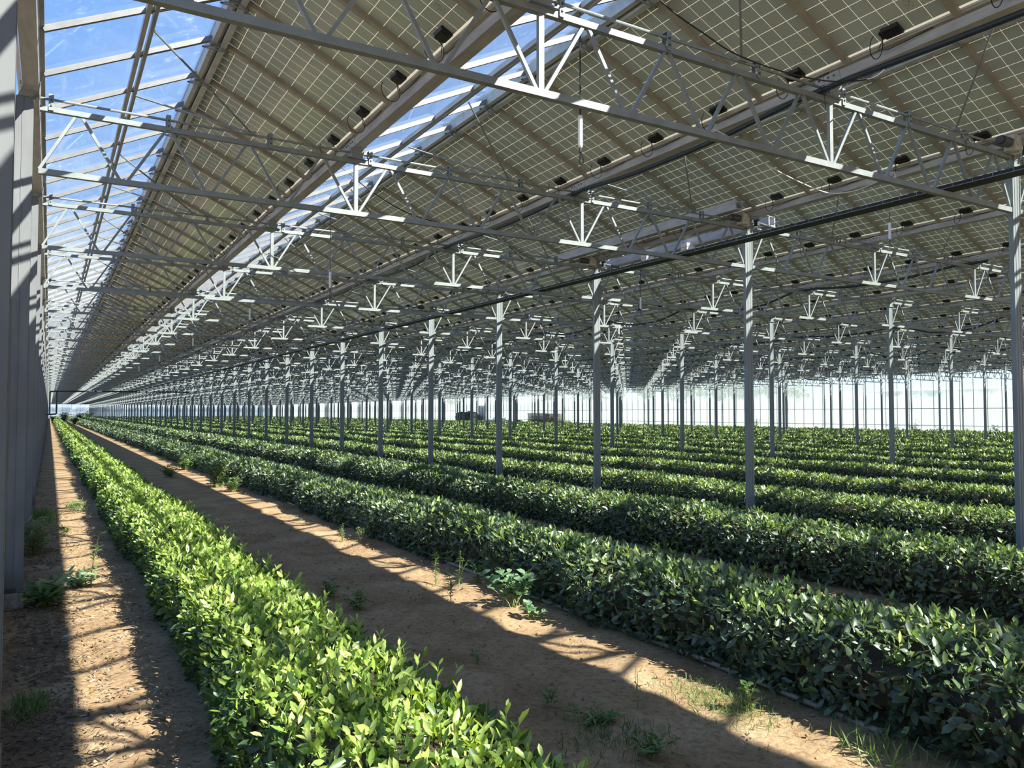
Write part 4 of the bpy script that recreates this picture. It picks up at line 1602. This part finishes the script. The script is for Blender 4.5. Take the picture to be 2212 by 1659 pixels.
# ------------------------------------------------------------------ outside
def tree(label, x, y, h, cr, seed):
    r = np.random.default_rng(seed)
    root = empty('tree', (x, y, 0))
    tag(root, label, 'tree', 'trees outside the right wall')
    m = MB()
    m.tube([(0, 0, 0), (0.1, 0, h * 0.3), (0, 0.1, h * 0.7)], [0.22, 0.17, 0.08], 7)
    m.build('trunk', M['trunk'], root)
    n = 1500
    cen = r.normal(0, 0.5, (9, 3)) * np.array([cr, cr, h * 0.22]) + np.array([0, 0, h * 0.66])
    ci = r.integers(0, 9, n)
    d = unit(r.normal(0, 1, (n, 3)))
    P = cen[ci] + d * (cr * 0.55) * r.uniform(0.7, 1.0, (n, 1))
    ln = r.uniform(0.25, 0.5, n)
    v, polys, k = leaves_geo(P, unit(d + r.normal(0, .6, (n, 3))), unit(r.normal(0, 1, (n, 3))), ln, ln * 0.6, r.uniform(0, .2, n), False)
    link('crown', np_mesh('crown', v, polys, M['tree_leaf'], np.repeat(r.uniform(0, 1, n), k)), root)


for i, (u, h, dx) in enumerate(((1720, 6.0, 36), (1655, 6.4, 42), (1590, 7.6, 34), (1540, 9.0, 44), (1490, 9.6, 34), (1440, 10.0, 46), (1385, 9.2, 36), (1325, 9.0, 46), (1262, 8.6, 36), (1180, 8.6, 48), (1090, 8.4, 38), (980, 8.2, 50))):
    p = at_x(u, 880, XR + dx)
    tree('%s blurred green tree beyond the whitewashed right wall, counted from its right' % nth(i + 1), p[0], p[1], h, 1.9 + (i % 3) * 0.3, 200 + i)
pa, pb = at_x(1880, 860, XR + 40), at_x(2500, 860, XR + 40)
root = empty('long_building', ((pa[0]), (pa[1] + pb[1]) / 2, 0))
tag(root, 'long low pale building beyond the right wall, seen through whitewashed glass', 'building')
ln_ = abs(pa[1] - pb[1])
m = MB()
m.box((5, 0, 2.2), (10, ln_, 4.4))
m.build('facade', M['facade'], root)
m = MB()
m.prism([(-0.4, 4.4), (10.4, 4.4), (10.4, 4.75), (5, 5.2), (-0.4, 4.75)], -ln_ / 2 - 0.4, ln_ / 2 + 0.4)
m.build('roof', M['roofing'], root)
m = MB()
y = -ln_ / 2 + 1.5
while y < ln_ / 2 - 1:
    m.box((-0.02, y, 3.4), (0.06, 1.6, 0.8))
    y += 3
m.build('window_band', M['roofing'], root)

# ------------------------------------------------------------------ sun and sky
sd = Vector((0.592, -0.976, 1.0)).normalized()     # towards the sun
sun = bpy.data.lights.new('sun', 'SUN')
sun.energy = 12.5
sun.color = (1.0, 0.94, 0.83)
sun.angle = R(0.53)
so = bpy.data.objects.new('sun', sun)
COL.objects.link(so)
so.rotation_euler = (-sd).to_track_quat('-Z', 'Y').to_euler()
so.location = (20, -40, 60)

w = bpy.data.worlds.new('sky')
scn.world = w
w.use_nodes = True
nt = w.node_tree
nt.nodes.clear()
out = nt.nodes.new('ShaderNodeOutputWorld')
bg = nt.nodes.new('ShaderNodeBackground')
tcn = nt.nodes.new('ShaderNodeTexCoord')
sx = nt.nodes.new('ShaderNodeSeparateXYZ')
L(nt, tcn.outputs['Generated'], sx.inputs[0])
base = ramp(nt, sx.outputs['Z'], [(0.0, (0.66, 0.80, 0.92)), (0.10, (0.38, 0.60, 0.90)), (0.35, (0.18, 0.39, 0.82)), (1.0, (0.12, 0.28, 0.68))])
mp = nt.nodes.new('ShaderNodeMapping')
mp.inputs['Scale'].default_value = (1, 1, 3.2)
L(nt, tcn.outputs['Generated'], mp.inputs[0])
cl = N(nt, 'ShaderNodeTexNoise', i_Scale=3.4, i_Detail=9.0, i_Roughness=0.62)
L(nt, mp.outputs[0], cl.inputs['Vector'])
cm = ramp(nt, cl.outputs[0], [(0.46, (0, 0, 0)), (0.64, (1, 1, 1))])
lowm = ramp(nt, sx.outputs['Z'], [(0.0, (1, 1, 1)), (0.12, (0.9, 0.9, 0.9)), (0.30, (0.10, 0.10, 0.10)), (1.0, (0.04, 0.04, 0.04))])
cf = math_n(nt, 'MULTIPLY', cm, lowm)
mixc = nt.nodes.new('ShaderNodeMix')
mixc.data_type = 'RGBA'
L(nt, cf, mixc.inputs[0])
L(nt, base, mixc.inputs[6])
mixc.inputs[7].default_value = (1.25, 1.28, 1.33, 1)
L(nt, mixc.outputs[2], bg.inputs[0])
bg.inputs[1].default_value = 1.0
L(nt, bg.outputs[0], out.inputs[0])

# ------------------------------------------------------------------ camera and view
cam = bpy.data.cameras.new('camera')
cam.sensor_width = 36
cam.lens = 36 * F / IMG_W
cam.clip_end = 1000
cam.clip_start = 0.05
co = bpy.data.objects.new('camera', cam)
COL.objects.link(co)
co.location = (0, 0, EYE)
co.rotation_euler = (math.pi / 2 + PITCH, 0, -YAW)
scn.camera = co
scn.view_settings.view_transform = 'Standard'
scn.view_settings.look = 'None'
scn.view_settings.gamma = 1
scn.view_settings.use_curve_mapping = False
scn.view_settings.exposure = 0.42
scn.cycles.max_bounces = 6
scn.cycles.diffuse_bounces = 4
scn.cycles.glossy_bounces = 3
scn.cycles.transmission_bounces = 4
scn.cycles.transparent_max_bounces = 16
scn.cycles.caustics_reflective = False
scn.cycles.caustics_refractive = False
scn.cycles.sample_clamp_indirect = 6
